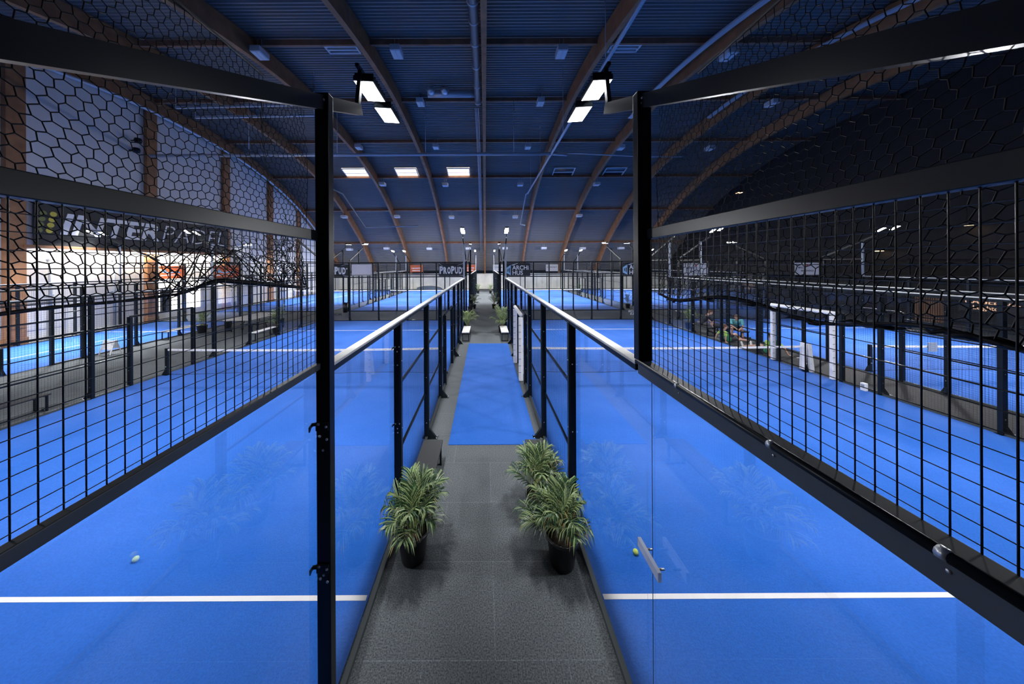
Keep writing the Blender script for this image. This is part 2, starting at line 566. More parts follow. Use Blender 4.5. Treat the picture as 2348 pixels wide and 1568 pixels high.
# ceiling unit boxes (white): measured pixel positions per purlin
rows = [(14.7, 'third', [(598, 123), (912, 122), (1290, 124), (1672, 132)], .5), (20.2, 'fourth', [(966, 237), (1241, 238), (1772, 243)], .48), (25.9, 'fifth', [(824, 338), (1001, 338), (1212, 339), (1425, 342), (1629, 345)], .5),
        (31.6, 'sixth', [(878, 423), (1022, 425), (1194, 425), (1369, 425)], .6), (36.9, 'seventh', [(790, 497), (911, 497), (1036, 499), (1182, 499), (1329, 497)], .65),
        (42.5, 'eighth', [(802, 572), (887, 570), (985, 571), (1074, 571), (1158, 571), (1247, 571), (1336, 572), (1424, 572)], .75)]
ordn = ['first', 'second', 'third', 'fourth', 'fifth', 'sixth', 'seventh', 'eighth']
for (yy, rn, pp, w) in rows:
    for k, (px, py) in enumerate(pp):
        p = at(px, py, yy)
        p.z = min(p.z, prof(yy) + .1)
        root = thing('ceiling_unit', 'white ceiling unit by the %s purlin, %s from the left' % (rn, ordn[k]), 'ceiling unit', p, 0, 'white boxes along the purlins')
        b = MB(); b.box(-w / 2, w / 2, -.35, .35, -.05, .25, .03); b.build('housing', boxw, root)
        b = MB(); b.box(-w / 2 + .05, -.02, -.30, .30, -.065, -.05); b.box(.02, w / 2 - .05, -.30, .30, -.065, -.05); b.build('cover_plate', white, root)
        b = MB(); b.tube([(-.1, 0, .25), (-.1, 0, .75)], .012, 6); b.tube([(.1, 0, .25), (.1, 0, .75)], .012, 6); b.build('hanger', steel, root)

# ventilation duct beside the walkway arch
root = thing('ventilation_duct', 'grey ventilation duct along the left side of the walkway roof arch', 'duct', (-.42, 10, prof(10)))
b = MB()
pp = [(-.42, y, prof(y) - .25) for y in [2 + i * 1.0 for i in range(19)]]
b.tube(pp, .20, 14); b.build('pipe', duct, root, True)
for y in (9.5, 11.2, 12.4, 14.0, 16.0, 18.0, 19.8):
    b = MB(); b.tube([(-.42, y - .03, prof(y) - .25), (-.42, y + .03, prof(y) - .25)], .235, 14)
    b.tube([(-.60, y, prof(y) - .3), (-.60, y, prof(y) + .45)], .012, 6); b.build('flange', steel, root, True)
root = thing('fan_duct', 'short horizontal duct with two round vents hanging left of the walkway arch', 'duct', (-2.5, 19.4, 14.5))
pz = at(1090, 216, 19.4).z
b = MB(); b.tube([(-3.7, 19.4, pz), (-.62, 19.4, pz)], .20, 14)
for k in range(12): b.tube([(-2.5 + k * .15, 19.37, pz), (-2.5 + k * .15, 19.43, pz)], .215, 12)
b.build('pipe', pipem, root, True)
for x in (-3.45, -2.55):
    b = MB(); b.lathe([(0, -.06), (.12, -.06), (.14, 0), (.24, .02), (.26, .10), (.26, .3)], (x, 18.95, pz + .12), 18, axis='y'); b.build('vent', steel, root, True)
# drop conduits
b = MB()
for k, x in enumerate((-.62, -.52, -.40)):
    b.tube([(x, y, prof(y) - .3) for y in [20.5 + i * .8 for i in range(30)]], .025, 6)
tag(b.build('cable_run', steel), 'thin cable run along the far half of the walkway roof arch', 'cable')
# pipes
b = MB(); z = 11.35
b.tube([(XL + .5, 20, z), (4.5, 20, z)], .105, 12)
for x in (-16, -10, -4, 2): b.tube([(x, 20, z), (x, 20, prof(20))], .02, 6)
tag(b.build('sprinkler_pipe', pipem), 'pale horizontal pipe crossing under the roof from the white wall', 'pipe')
b = MB(); b.tube([(4.55, 2, z), (4.55, 20, z), (4.55, 31, z), at(1207, 446, 31.6), at(1194, 514, 31.6), at(1205, 517, 31.6)], .075, 10)
for y in (5, 11, 17, 24, 29): b.tube([(4.55, y, z), (4.55, y, prof(y) + .3)], .015, 6)
tag(b.build('water_pipe', pipem), 'pale blue pipe running away under the first arch right of the walkway, bending down', 'pipe')
b = MB(); b.tube([at(1280, 351, 20), at(1480, 361, 20), (13.5, 20, 11.1)], .04, 8)
b.tube([(4.6, 20, z - .02), (5.6, 20, z - .1)], .09, 8)
tag(b.build('branch_pipe', pipem), 'thin branch pipe running right from the pale roof pipes', 'pipe')
b = MB(); b.tube([at(740, 420, 27), at(787, 443, 27), at(840, 520, 27), at(960, 517, 27)], .06, 8)
tag(b.build('bent_pipe', pipem), 'bent pale pipe hanging under the left arches by the bright roof windows', 'pipe')
for (p0, p1, lab) in ((at(405, 243, 17), at(722, 237, 17), 'upper'), (at(450, 266, 17), at(722, 262, 17), 'lower')):
    b = MB(); b.obox(p0, p1, .10, .12); b.tube([p0, (p0.x, p0.y, prof(17))], .012, 6); b.tube([p1, (p1.x, p1.y, prof(17))], .012, 6)
    tag(b.build('pale_rail', pipem), '%s of two pale rails hanging under the roof behind the left net' % lab, 'rail')
b = MB(); b.tube([(XL + .6, y, prof(y) - .7) for y in [14 + i * 1.2 for i in range(22)]], .10, 10)
tag(b.build('gable_pipe', pipem), 'pale pipe following the roof arch along the white gable wall', 'pipe')
for (xx, lab) in ((11.0, 'pale cable tray along the second roof arch right of the walkway'), (16.9, 'pale cable tray along the third roof arch right of the walkway')):
    b = MB()
    yy = [6 + i * .9 for i in range(19)]
    for i in range(18):
        y0, y1 = yy[i], yy[i + 1]
        b.obox((xx, y0, prof(y0) - .1), (xx, y1, prof(y1) - .1), .30, .08, up=(0, 0, 1))
    tag(b.build('cable_tray', pipem), lab, 'cable tray')


# ------------------------------------------------------------------ courts
class Court:
    def __init__(s, key, x0, x1, y0, y1, desc, center=False):
        s.key = key; s.x0 = x0; s.x1 = x1; s.y0 = y0; s.y1 = y1; s.desc = desc; s.center = center


COURTS = {
    'A': Court('A', -11.36, -1.36, .33, 20.35, 'near left court'),
    'B': Court('B', 1.32, 11.40, .33, 20.35, 'near right court'),
    'C': Court('C', -11.36, -1.36, 24.6, 44.6, 'far left court'),
    'D': Court('D', 1.32, 11.40, 24.6, 44.6, 'far right court'),
    'E': Court('E', -22.62, -17.0, .33, 20.35, 'narrow court by the white wall', True),
    'F': Court('F', -22.62, -12.9, 24.6, 44.6, 'far court by the white wall', True),
    'G': Court('G', 13.45, 23.4, .33, 20.35, 'outer right court', True),
    'H': Court('H', 13.45, 23.4, 24.6, 44.6, 'far outer right court', True),
}
for c in COURTS.values():
    b = MB()
    b.box(c.x0, c.x1, c.y0, c.y1, 0, .012)
    b.cur = 1
    lw = .055
    for y in (c.y0 + 3.05, c.y1 - 3.05):
        b.box(c.x0 + .02, c.x1 - .02, y - lw / 2, y + lw / 2, .012, .0145)
    if c.center:
        xm = (c.x0 + c.x1) / 2
        b.box(xm - lw / 2, xm + lw / 2, c.y0 + 2.9, c.y1 - 2.9, .012, .0142)
    o = b.build('court_turf', [turf, tape])
    tag(o, 'blue turf of the %s with white lines' % c.desc, 'court floor', 'blue turf courts')
b = MB(); b.box(11.52, 13.33, .4, 14.3, 0, .008)  # added black strip stands in for the shade on the aisle carpet
tag(b.build('aisle_shade', pbr('shade_black', (0.012, 0.012, 0.013), .8)), 'black strip painted as shade in the gap between the right courts', 'painted shade')
# walkway runner
b = MB(); b.box(-.80, 1.10, 6.26, 14.3, .0, .012)
tag(b.build('turf_runner', turf), 'blue turf runner on the dark central walkway', 'runner')

# ---------------- shared fence meshes
CACHE = {}


def cached(key, fn):
    if key not in CACHE: CACHE[key] = fn()
    return CACHE[key]


def post_mesh(h, foot, ax):
    """post; ax = 'y' fence runs along y; foot = outward direction sign in x (or y) or 0"""
    def fn():
        b = MB()
        if ax == 'y': b.box(-.055, .055, -.04, .04, 0, h, .006)
        else: b.box(-.04, .04, -.055, .055, 0, h, .006)
        b.cur = 0
        if foot:
            if ax == 'y':
                b.prism([(foot * .055, .0), (foot * .20, .0), (foot * .20, .03), (foot * .055, .22)], -.03, .03, 'xz')
                b.box(-.10, foot * .24, -.06, .06, 0, .012)
            else:
                b.prism([(foot * .055, .0), (foot * .20, .0), (foot * .20, .03), (foot * .055, .22)], -.03, .03, 'yz')
                b.box(-.06, .06, -.10, foot * .24, 0, .012)
        b.cur = 1
        for z in ([.35, 1.35, 2.35] if h > 2.9 else [.5, 1.5]):
            if ax == 'y': b.ball((0.0, -.041, z), .011, 1, .5, 1, 8, 4); b.ball((foot * .056, 0, z + .05), .011, .5, 1, 1, 8, 4)
            else: b.ball((0, -.056, z), .011, 1, .5, 1, 8, 4)
        if foot:
            for q in (-1, 1):
                if ax == 'y': b.ball((foot * .215, q * .04, .014), .013, 1, 1, .8, 8, 4)
                else: b.ball((q * .04, foot * .215, .014), .013, 1, 1, .8, 8, 4)
        return b.mesh('post', [black, steel])
    return cached(('post', h, foot, ax), fn)


def wire_mesh(L, z0, z1, ax, pitch=.0539, rv=.0017, rh=.0014, phase=0.0):
    def fn():
        b = MB()
        n = 5 if rv > .002 else 4
        k = phase
        while k <= L - .005:
            if ax == 'y': b.tube([(0, k, z0), (0, k, z1)], rv, n, False)
            else: b.tube([(k, 0, z0), (k, 0, z1)], rv, n, False)
            k += pitch
        z = z0 + .02
        while z < z1:
            if ax == 'y': b.tube([(rv, 0, z), (rv, L, z)], rh, n, False)
            else: b.tube([(0, rv, z), (L, rv, z)], rh, n, False)
            z += pitch
        return b.mesh('wire_mesh', blackmesh)
    return cached(('wire', round(L, 3), z0, z1, ax, pitch, rv), fn)


def glass_mesh(L, z0, z1, ax):
    def fn():
        b = MB()
        if ax == 'y': b.box(-.006, .006, .004, L - .004, z0, z1)
        else: b.box(.004, L - .004, -.006, .006, z0, z1)
        return b.mesh('glass_pane', glassm)
    return cached(('glass', round(L, 3), z0, z1, ax), fn)


def bar_mesh(name, L, w, h, ax, mat, bev=.004):
    def fn():
        b = MB()
        if ax == 'y': b.box(-w / 2, w / 2, 0, L, -h / 2, h / 2, bev)
        else: b.box(0, L, -w / 2, w / 2, -h / 2, h / 2, bev)
        return b.mesh(name, mat)
    return cached((name, round(L, 3), w, h, ax, mat.name), fn)


def mast_mesh():
    def fn():
        b = MB(); b.box(-.05, .05, -.035, .035, 3.04, 5.2, .006); b.box(-.055, .055, -.04, .04, 5.2, 5.22); b.box(-.06, .06, -.045, .045, 3.04, 3.10)
        return b.mesh('mast', greypaint_mastlight)  # light grey puts the lamplit side of the black masts into the colour
    return cached(('mast',), fn)


DOOR = (9.13, 11.17)
PR = [2.07, 4.07, 6.2, 8.2, 9.13, 11.17, 12.05, 13.95, 15.95, 17.95]


def side_fence(c, side, px, label, near=None):
    """fence along y at post centre px. side -1: left edge of the court, +1: right edge; outward = side"""
    out = side
    L = c.y1 - c.y0
    root = thing('court_fence', label, 'fence', (px, c.y0, 0), 0, 'side fences of the courts')

    def put(name, me, x, y, z, lab=None):
        return link(name, me, root, (x, y, z), label=lab)
    mx = -out * .045      # mesh and glass plane offset towards the court
    heights = {2.07: 5.22, 17.95: 5.22, 9.13: 2.22, 11.17: 2.22}
    posts = [0.0] + PR + [L]
    start_hidden = near in ('A', 'B')
    for q in posts:
        if q == 0.0 and start_hidden: continue
        if q == 2.07 and near == 'B':
            # stands on the rail of the glass wall
            b = MB(); b.box(-.055, .055, -.04, .04, 3.05, 5.22, .006); b.cur = 1
            b.ball((-.02, -.041, 5.12), .012, 1, .5, 1, 8, 4); b.ball((.03, -.041, 5.16), .012, 1, .5, 1, 8, 4)
            b.build('post', [black, steel], root).location = (0, q, 0)
            continue
        h = heights.get(q, 4.1 if q in (0.0, L) else 2.97)
        ft = out if q not in (9.13, 11.17, 2.07) else (out if q != 2.07 else 0)
        if q in (9.13, 11.17, 2.07): ft = 0
        if q == 17.95:
            put('post', post_mesh(2.97, ft, 'y'), 0, q, 0)
            put('mast', mast_mesh(), 0, q, 0)
            continue
        o = put('post', post_mesh(h, ft, 'y'), 0, q, 0)
    # kerb
    put('kerb', bar_mesh('kerb', DOOR[0], .055, .05, 'y', railgrey), out * .0, 0, .025)
    put('kerb', bar_mesh('kerb', L - DOOR[1], .055, .05, 'y', railgrey), out * .0, DOOR[1], .025)
    # glass at both ends, mesh between
    for (a, e) in ((0.0, 2.07), (2.07, 4.07), (15.95, 17.95), (17.95, L)):
        put('glass_pane', glass_mesh(e - a, .05, 2.98, 'y'), mx * .6, a, 0)
    for (a, e) in ((4.07, 6.2), (6.2, 8.2), (8.2, 9.13), (11.17, 12.05), (12.05, 13.95), (13.95, 15.95)):
        put('wire_mesh', wire_mesh(e - a - .08, .05, 2.98, 'y'), mx, a + .04, 0)
        for z in (1.0, 2.0):
            put('brace', bar_mesh('brace', e - a, .035, .04, 'y', black), mx + out * .02, a, z)
    # door head
    put('wire_mesh', wire_mesh(DOOR[1] - DOOR[0], 2.25, 2.98, 'y'), mx, DOOR[0], 0)
    put('lintel', bar_mesh('lintel', DOOR[1] - DOOR[0], .05, .06, 'y', black), 0, DOOR[0], 2.22)
    b = MB(); b.box(-.035, .035, -.03, .03, 2.25, 2.97, .004); b.cur = 1
    b.ball((0, -.031, 2.5), .011, 1, .5, 1, 8, 4); b.ball((0, -.031, 2.8), .011, 1, .5, 1, 8, 4)
    me = cached('mullion', lambda: b.mesh('mullion', [black, steel]))
    put('mullion', me, 0, 10.15, 0)
    # pale cap over the posts, rails and mesh at the corners
    if near:
        y0 = 2.11
    else:
        y0 = 2.07
    ends = 17.95
    put('cap_rail', bar_mesh('cap_rail', ends - y0, .095, .025, 'y', capgrey), -out * .0, y0, 3.012)
    put('rail', bar_mesh('rail', ends - y0, .085, .05, 'y', black), 0, y0, 2.974)
    for (a, e, nr) in ((0.0, 2.07, near), (17.95, L, None)):
        ln = e - a
        if nr == 'A':
            put('rail', bar_mesh('rail', ln, .042, .05, 'y', railgrey), -out * .037, a, 3.025)
        elif nr == 'B':
            put('rail', bar_mesh('rail', ln, .085, .11, 'y', railgrey), -out * -.0 + .0, a, 2.995)
        else:
            put('rail', bar_mesh('rail', ln, .06, .06, 'y', black), mx * .6, a, 3.02)
        fine = nr is not None
        wx = mx
        if nr == 'A': wx = -out * .055
        if nr == 'B': wx = -out * .038
        put('wire_mesh', wire_mesh(ln - .04, 3.05, 4.04, 'y', .0539, .0024 if fine else .0017, .0017 if fine else .0014, .025), wx, a, 0)
        put('rail', bar_mesh('rail', ln, .05, .08, 'y', black), wx, a, 4.07)
    return root


def end_wall(c, y, out, label, skip=()):
    """glass back wall along x at depth y; out = outward y direction"""
    W = c.x1 - c.x0
    n = max(3, round(W / 2.0))
    st = W / n
    root = thing('end_wall', label, 'glass wall', (c.x0, y, 0), 0, 'glass end walls of the courts')
    for k in range(1, n):
        link('post', post_mesh(4.05, out, 'x'), root, (k * st, 0, 0))
    for k in range(n):
        link('glass_pane', glass_mesh(st, .05, 2.98, 'x'), root, (k * st, -out * .03, 0))
        link('wire_mesh', wire_mesh(st, 3.06, 3.98, 'x'), root, (k * st, -out * .04, 0))
    link('rail', bar_mesh('rail', W, .06, .07, 'x', black), root, (0, 0, 3.015))
    link('rail', bar_mesh('rail', W, .05, .06, 'x', black), root, (0, 0, 4.02))
    link('kerb', bar_mesh('kerb', W, .055, .05, 'x', black), root, (0, 0, .025))
    return root


Cc = COURTS
fences = {}
fences['Ar'] = side_fence(Cc['A'], 1, -1.305, 'mesh and glass fence with pale cap left of the central walkway, nearest stretch', 'A')
fences['Bl'] = side_fence(Cc['B'], -1, 1.285, 'mesh and glass fence with pale cap right of the central walkway, nearest stretch', 'B')
side_fence(Cc['A'], -1, -11.42, 'fence on the outer left side of the near left court, by the tables')
side_fence(Cc['B'], 1, 11.46, 'fence on the outer right side of the near right court, by the sitting players')
side_fence(Cc['C'], 1, -1.305, 'fence left of the walkway along the far left court')
side_fence(Cc['C'], -1, -11.42, 'fence on the outer left side of the far left court')
side_fence(Cc['D'], -1, 1.285, 'fence right of the walkway along the far right court')
side_fence(Cc['D'], 1, 11.46, 'fence on the outer right side of the far right court')
side_fence(Cc['E'], 1, -16.94, 'fence of the narrow court facing the tables')
side_fence(Cc['E'], -1, -22.68, 'fence of the narrow court close to the white wall')
side_fence(Cc['F'], 1, -12.84, 'inner fence of the far court by the white wall')
side_fence(Cc['F'], -1, -22.68, 'fence of the far court close to the white wall')
side_fence(Cc['G'], -1, 13.39, 'fence of the outer right court facing the sitting players')
side_fence(Cc['G'], 1, 23.46, 'fence of the outer right court close to the charcoal wall')
side_fence(Cc['H'], -1, 13.39, 'inner fence of the far outer right court')
side_fence(Cc['H'], 1, 23.46, 'fence of the far outer right court close to the charcoal wall')
for k in 'ABEG':
    end_wall(Cc[k], Cc[k].y1, 1, 'glass wall at the far end of the %s' % Cc[k].desc)
for k in 'CDFH':
    end_wall(Cc[k], Cc[k].y0, -1, 'glass wall at the near end of the %s' % Cc[k].desc)
    end_wall(Cc[k], Cc[k].y1, 1, 'glass wall at the far end of the %s' % Cc[k].desc)

# details of the two nearest fence corners
r = fences['Ar']
for z in (3.83 - (975 - 607) * 2.36 / F, 3.83 - (1300 - 607) * 2.36 / F):
    b = MB()
    b.box(-.055, .045, -.052, -.040, z - .035, z + .035, .004)
    b.tube([(-.04, -.05, z + .02), (-.075, -.055, z + .02), (-.095, -.057, z - .005), (-.10, -.057, z - .04)], [.014, .014, .012, .006], 8)
    b.cur = 1
    for (x, zz) in ((-.03, .02), (.03, .0), (-.02, -.075), (.035, -.10)):
        b.ball((x, -.052, z + zz), .011, 1, .6, 1, 8, 5)
    o = b.build('bracket', [black, steel], r); o.location = (0, 2.07, 0)
for z in (3.83 - (797 - 607) * 4.36 / F, 3.83 - (973 - 607) * 4.36 / F):
    b = MB()
    b.box(-.05, .04, -.05, -.040, z - .03, z + .03, .004)
    b.tube([(-.03, -.05, z + .01), (-.06, -.055, z + .01), (-.08, -.057, z - .02)], [.012, .012, .006], 8)
    b.cur = 1
    for (x, zz) in ((-.03, .02), (.03, .02), (.0, -.05)):
        b.ball((x, -.052, z + zz), .010, 1, .6, 1, 8, 5)
    o = b.build('bracket', [black, steel], r); o.location = (0, 4.07, 0)
r = fences['Bl']
b = MB(); b.tube([(-.052, .0, 3.045), (-.052, 2.07, 3.045)], .017, 10)
b.build('edge_pipe', black, r)
for y in (1.55, .93, .45):
    b = MB(); b.tube([(-.052, y, 3.045), (-.052, y + .022, 3.045)], .0185, 10);
    b.build('pipe_clip', steel, r)
    b = MB(); b.ball((-.044, y + .011, 3.0), .006, .6, 1, 1, 8, 5); b.build('clip_bolt', steel, r)
# acrylic handle on the glass seam
b = MB(); b.box(-.080, -.052, 1.74, 2.02, 1.585, 1.655, .006); b.build('handle', acryl, r)
b = MB(); b.box(.022, .026, 1.987, 1.990, .05, 2.93); b.build('seam', clgrey, r)
b = MB()
for y in (1.80, 1.95):
    b = MB(); b.tube([(-.06, y, 1.62), (.0, y, 1.62)], .008, 8); b.build('handle_bolt', steel, r)


# ------------------------------------------------------------------ nets
def court_net(c, pads, label):
    y = (c.y0 + c.y1) / 2 + .05
    xa, xb = c.x0 + .12, c.x1 - .12
    xm = (xa + xb) / 2
    root = thing('court_net', label, 'net', (xm, y, 0), 0, 'court nets')
    W = xb - xa

    def top(x): return .92 - .04 * (1 - (2 * (x - xm) / W) ** 2)
    N = 40
    b = MB()
    pitch = .042
    x = xa + .05
    k = 0
    while x < xb:
        b.tube([(x, y, .05 + .02 * math.sin(x * 1.3)), (x, y, top(x) - .04)], .0019, 4, False); x += pitch
    for j in range(20):
        b.tube([(xa + W * i / N, y, .05 + .02 * math.sin((xa + W * i / N) * 1.3) * (1 - j / 20) + (top(xa + W * i / N) - .09) * j / 20) for i in range(N + 1)], .0019, 4, False)
    b.build('netting', netblack, root, True)
    b = MB()
    for i in range(N):
        x0 = xa + W * i / N; x1 = xa + W * (i + 1) / N
        b.add([(x0, y - .012, top(x0) - .065), (x1, y - .012, top(x1) - .065), (x1, y - .012, top(x1)), (x0, y - .012, top(x0)),
               (x0, y + .012, top(x0) - .065), (x1, y + .012, top(x1) - .065), (x1, y + .012, top(x1)), (x0, y + .012, top(x0))],
              [(0, 1, 2, 3), (7, 6, 5, 4), (3, 2, 6, 7), (1, 0, 4, 5)])
    b.cur = 1
    for i in range(1, 24): b.box(xa + W * i / 24 - .02, xa + W * i / 24 + .02, y - .0135, y - .011, top(xa + W * i / 24) - .04, top(xa + W * i / 24) - .025)
    b.build('tape', [tape, clgrey], root, True)
    b = MB(); b.tube([(xa + W * i / N, y, .045 + .02 * math.sin((xa + W * i / N) * 1.3)) for i in range(N + 1)], .007, 6); b.build('bottom_cord', netblack, root, True)
    for (x, s) in ((xa, -1), (xb, 1)):
        b = MB(); b.box(x - .04, x + .04, y - .04, y + .04, 0, .95, .006); b.box(x - .09, x + .09, y - .09, y + .09, 0, .012)
        b.prism([(x + s * .04, .012), (x + s * .16, .012), (x + s * .04, .22)], y - .03, y + .03, 'xz')
        b.cur = 1; b.ball((x, y - .045, .3), .02, 1, .6, 1, 8, 5)
        b.build('post', [black, steel], root, True)
        if pads:
            b = MB()
            b.obox((x - s * .085, y - .0, .10), (x - s * .075, y - .02, 1.02), .07, .16, up=(0, 1, 0))
            b.obox((x + s * .15, y - .08, .02), (x + s * .04, y - .08, 1.0), .14, .06, up=(0, 1, 0))
            b.cur = 1
            for zz in (.3, .55, .8): b.box(x + s * .10 - .02, x + s * .10 + .0, y - .113, y - .110, zz, zz + .015)
            b.build('pad', [padwhite, clgrey], root, True)
    return root


court_net(Cc['A'], False, 'net across the near left court')
court_net(Cc['B'], True, 'net with white padded posts across the near right court')
for k in 'CDEFGH':
    court_net(Cc[k], False, 'net across the %s' % Cc[k].desc)


g = COURTS['G']
root = thing('net_board', 'small grey board hanging on the net of the outer right court', 'board', (15.7, 10.33, .74))
b = MB(); b.box(15.55, 15.86, 10.325, 10.345, .70, 1.02, .006); b.build('panel', greypaint_mastlight, root, True)
b = MB(); b.tube([(15.60, 10.35, 1.0), (15.60, 10.40, .99)], .006, 6); b.build('hook', steel, root, True)
b = MB(); b.tube([(15.81, 10.35, 1.0), (15.81, 10.40, .99)], .006, 6); b.build('hook', steel, root, True)
root = thing('socket_box', 'small white box at the foot of a post on the right court fence', 'box', (11.33, 8.8, 0.012))
b = MB(); b.box(11.27, 11.36, 8.74, 8.86, .012, .24, .01); b.build('housing', white, root, True)
b = MB(); b.box(11.262, 11.27, 8.76, 8.84, .10, .2); b.build('cover', greypaint_mastlight, root, True)
# white padded door frames
def pad_frame(x, y0, y1, inn, label):
    root = thing('padded_doorframe', label, 'padding', (x, (y0 + y1) / 2, 0), 0, 'white padded door frames')
    for i, y in enumerate((y0, y1)):
        b = MB()
        b.box(x - .07, x + .07, y - .055, y + .055, .03, 2.10, .02)
        b.cur = 1
        for k in range(8): b.box(x - .075, x - .0, y - .0575, y - .055, .3 + k * .22, .315 + k * .22)
        b.build('upright_pad', [padwhite, clgrey], root, True)
    b = MB()
    b.tube([(x, y0 - .06, 2.19), (x, y1 + .06, 2.19)], .062, 12)
    b.tube([(x, (y0 + y1) / 2 - .02, 2.19), (x, (y0 + y1) / 2 + .02, 2.19)], .066, 12)
    b.build('top_pad', padwhite, root, True)


pad_frame(1.16, 9.66, 11.42, 1, 'white padded door frame right of the walkway runner')
pad_frame(11.36, 9.62, 11.62, -1, 'white padded door frame on the far side of the near right court')


# ------------------------------------------------------------------ floodlight arms
def head_mesh():
    b = MB(); b.box(-.11, .11, -.20, .20, .012, .07, .012)
    for k in range(7): b.box(-.10, .10, -.18 + k * .06 - .006, -.18 + k * .06 + .006, .07, .10)
    return b.mesh('lamp_head', black)


def lens_mesh():
    b = MB(); b.add([(-.10, -.19, .010), (.10, -.19, .010), (.10, .19, .010), (-.10, .19, .010)], [(3, 2, 1, 0)])
    return b.mesh('lens', lampglow)


def arm_mesh(d):
    b = MB()
    b.obox((0, 0, 4.24), (0, d * 2.76, 5.463), .06, .105)
    b.obox((0, d * 2.72, 5.50), (0, d * 2.80, 5.90), .04, .05, up=(0, 1, 0)); b.obox((0, d * 2.70, 5.90), (0, d * 3.62, 5.93), .035, .035)
    b.cur = 1
    for q in (2.02, 2.13):
        b.ball((.03, d * q, 4.24 + .443 * q + .02), .012, .6, 1, 1, 8, 4); b.ball((-.03, d * q, 4.24 + .443 * q + .02), .012, .6, 1, 1, 8, 4)
    return b.mesh('arm', [black, steel])


head = head_mesh(); lens = lens_mesh(); arms = {1: arm_mesh(1), -1: arm_mesh(-1)}


POWER = {'A': 1.0, 'B': 1.0, 'C': 2.4, 'D': 2.4, 'E': .85, 'F': 1.7, 'G': 1.0, 'H': 1.1}


def floodlight(x, y, d, toward, label, half=5.0, power=1.0, far=10.5):
    root = thing('floodlight_arm', label, 'floodlight', (x, y, 0), 0, 'sloping floodlight arms of the courts')
    link('arm', arms[d], root, (0, 0, 0))
    for (q, z) in ((2.98, 5.77), (3.57, 5.80)):
        h = link('lamp_head', head, root, (-toward * .03, d * q, z))
        la = bpy.data.lights.new('floodlight', 'AREA'); la.shape = 'RECTANGLE'; la.size = .2; la.size_y = .38
        la.energy = WATT * power; la.color = (0.96, 0.97, 1.0); la.spread = math.radians(88 if half < 4.9 else 126 if abs(x) < 11.6 else 98)
        lo = bpy.data.objects.new('floodlight_beam', la); col.objects.link(lo); lo.parent = root
        lo.location = (-toward * .03, d * q, z - .02)
        aim = Vector((toward * half, far if d > 0 else -7.0, 0)) - Vector((0, d * q, z))
        lo.rotation_euler = aim.to_track_quat('-Z', 'Y').to_euler()
        h.rotation_euler = (0 if d > 0 else -.5, -toward * .06, 0)
        link('lens', lens, h)
        b = cached(('stirrup', toward, q), lambda: stir(toward))
        link('stirrup', b, root, (-toward * .03, d * q, z))


def stir(t):
    b = MB(); b.obox((0, -.03, .06), (0, -.03, .16), .05, .03, up=(0, 1, 0)); b.obox((-.08, -.03, .105), (.08, -.03, .105), .04, .015)
    return b.mesh('stirrup', black)


for c in COURTS.values():
    for (x, side, t) in ((c.x0 + (.12 if c.key in 'EF' else .05), 'left', 1), (c.x1 - .05, 'right', -1)):
        if c.key == 'A' and side == 'right': x = -1.31
        if c.key == 'B' and side == 'left': x = 1.29
        for (y, e, d) in ((c.y0, 'near', 1), (c.y1, 'far', -1)):
            floodlight(x, y, d, t, 'floodlight arm at the %s %s corner of the %s' % (e, side, c.desc), (c.x1 - c.x0) / 2, POWER[c.key], 7.0 if c.key in 'AB' else 10.5)


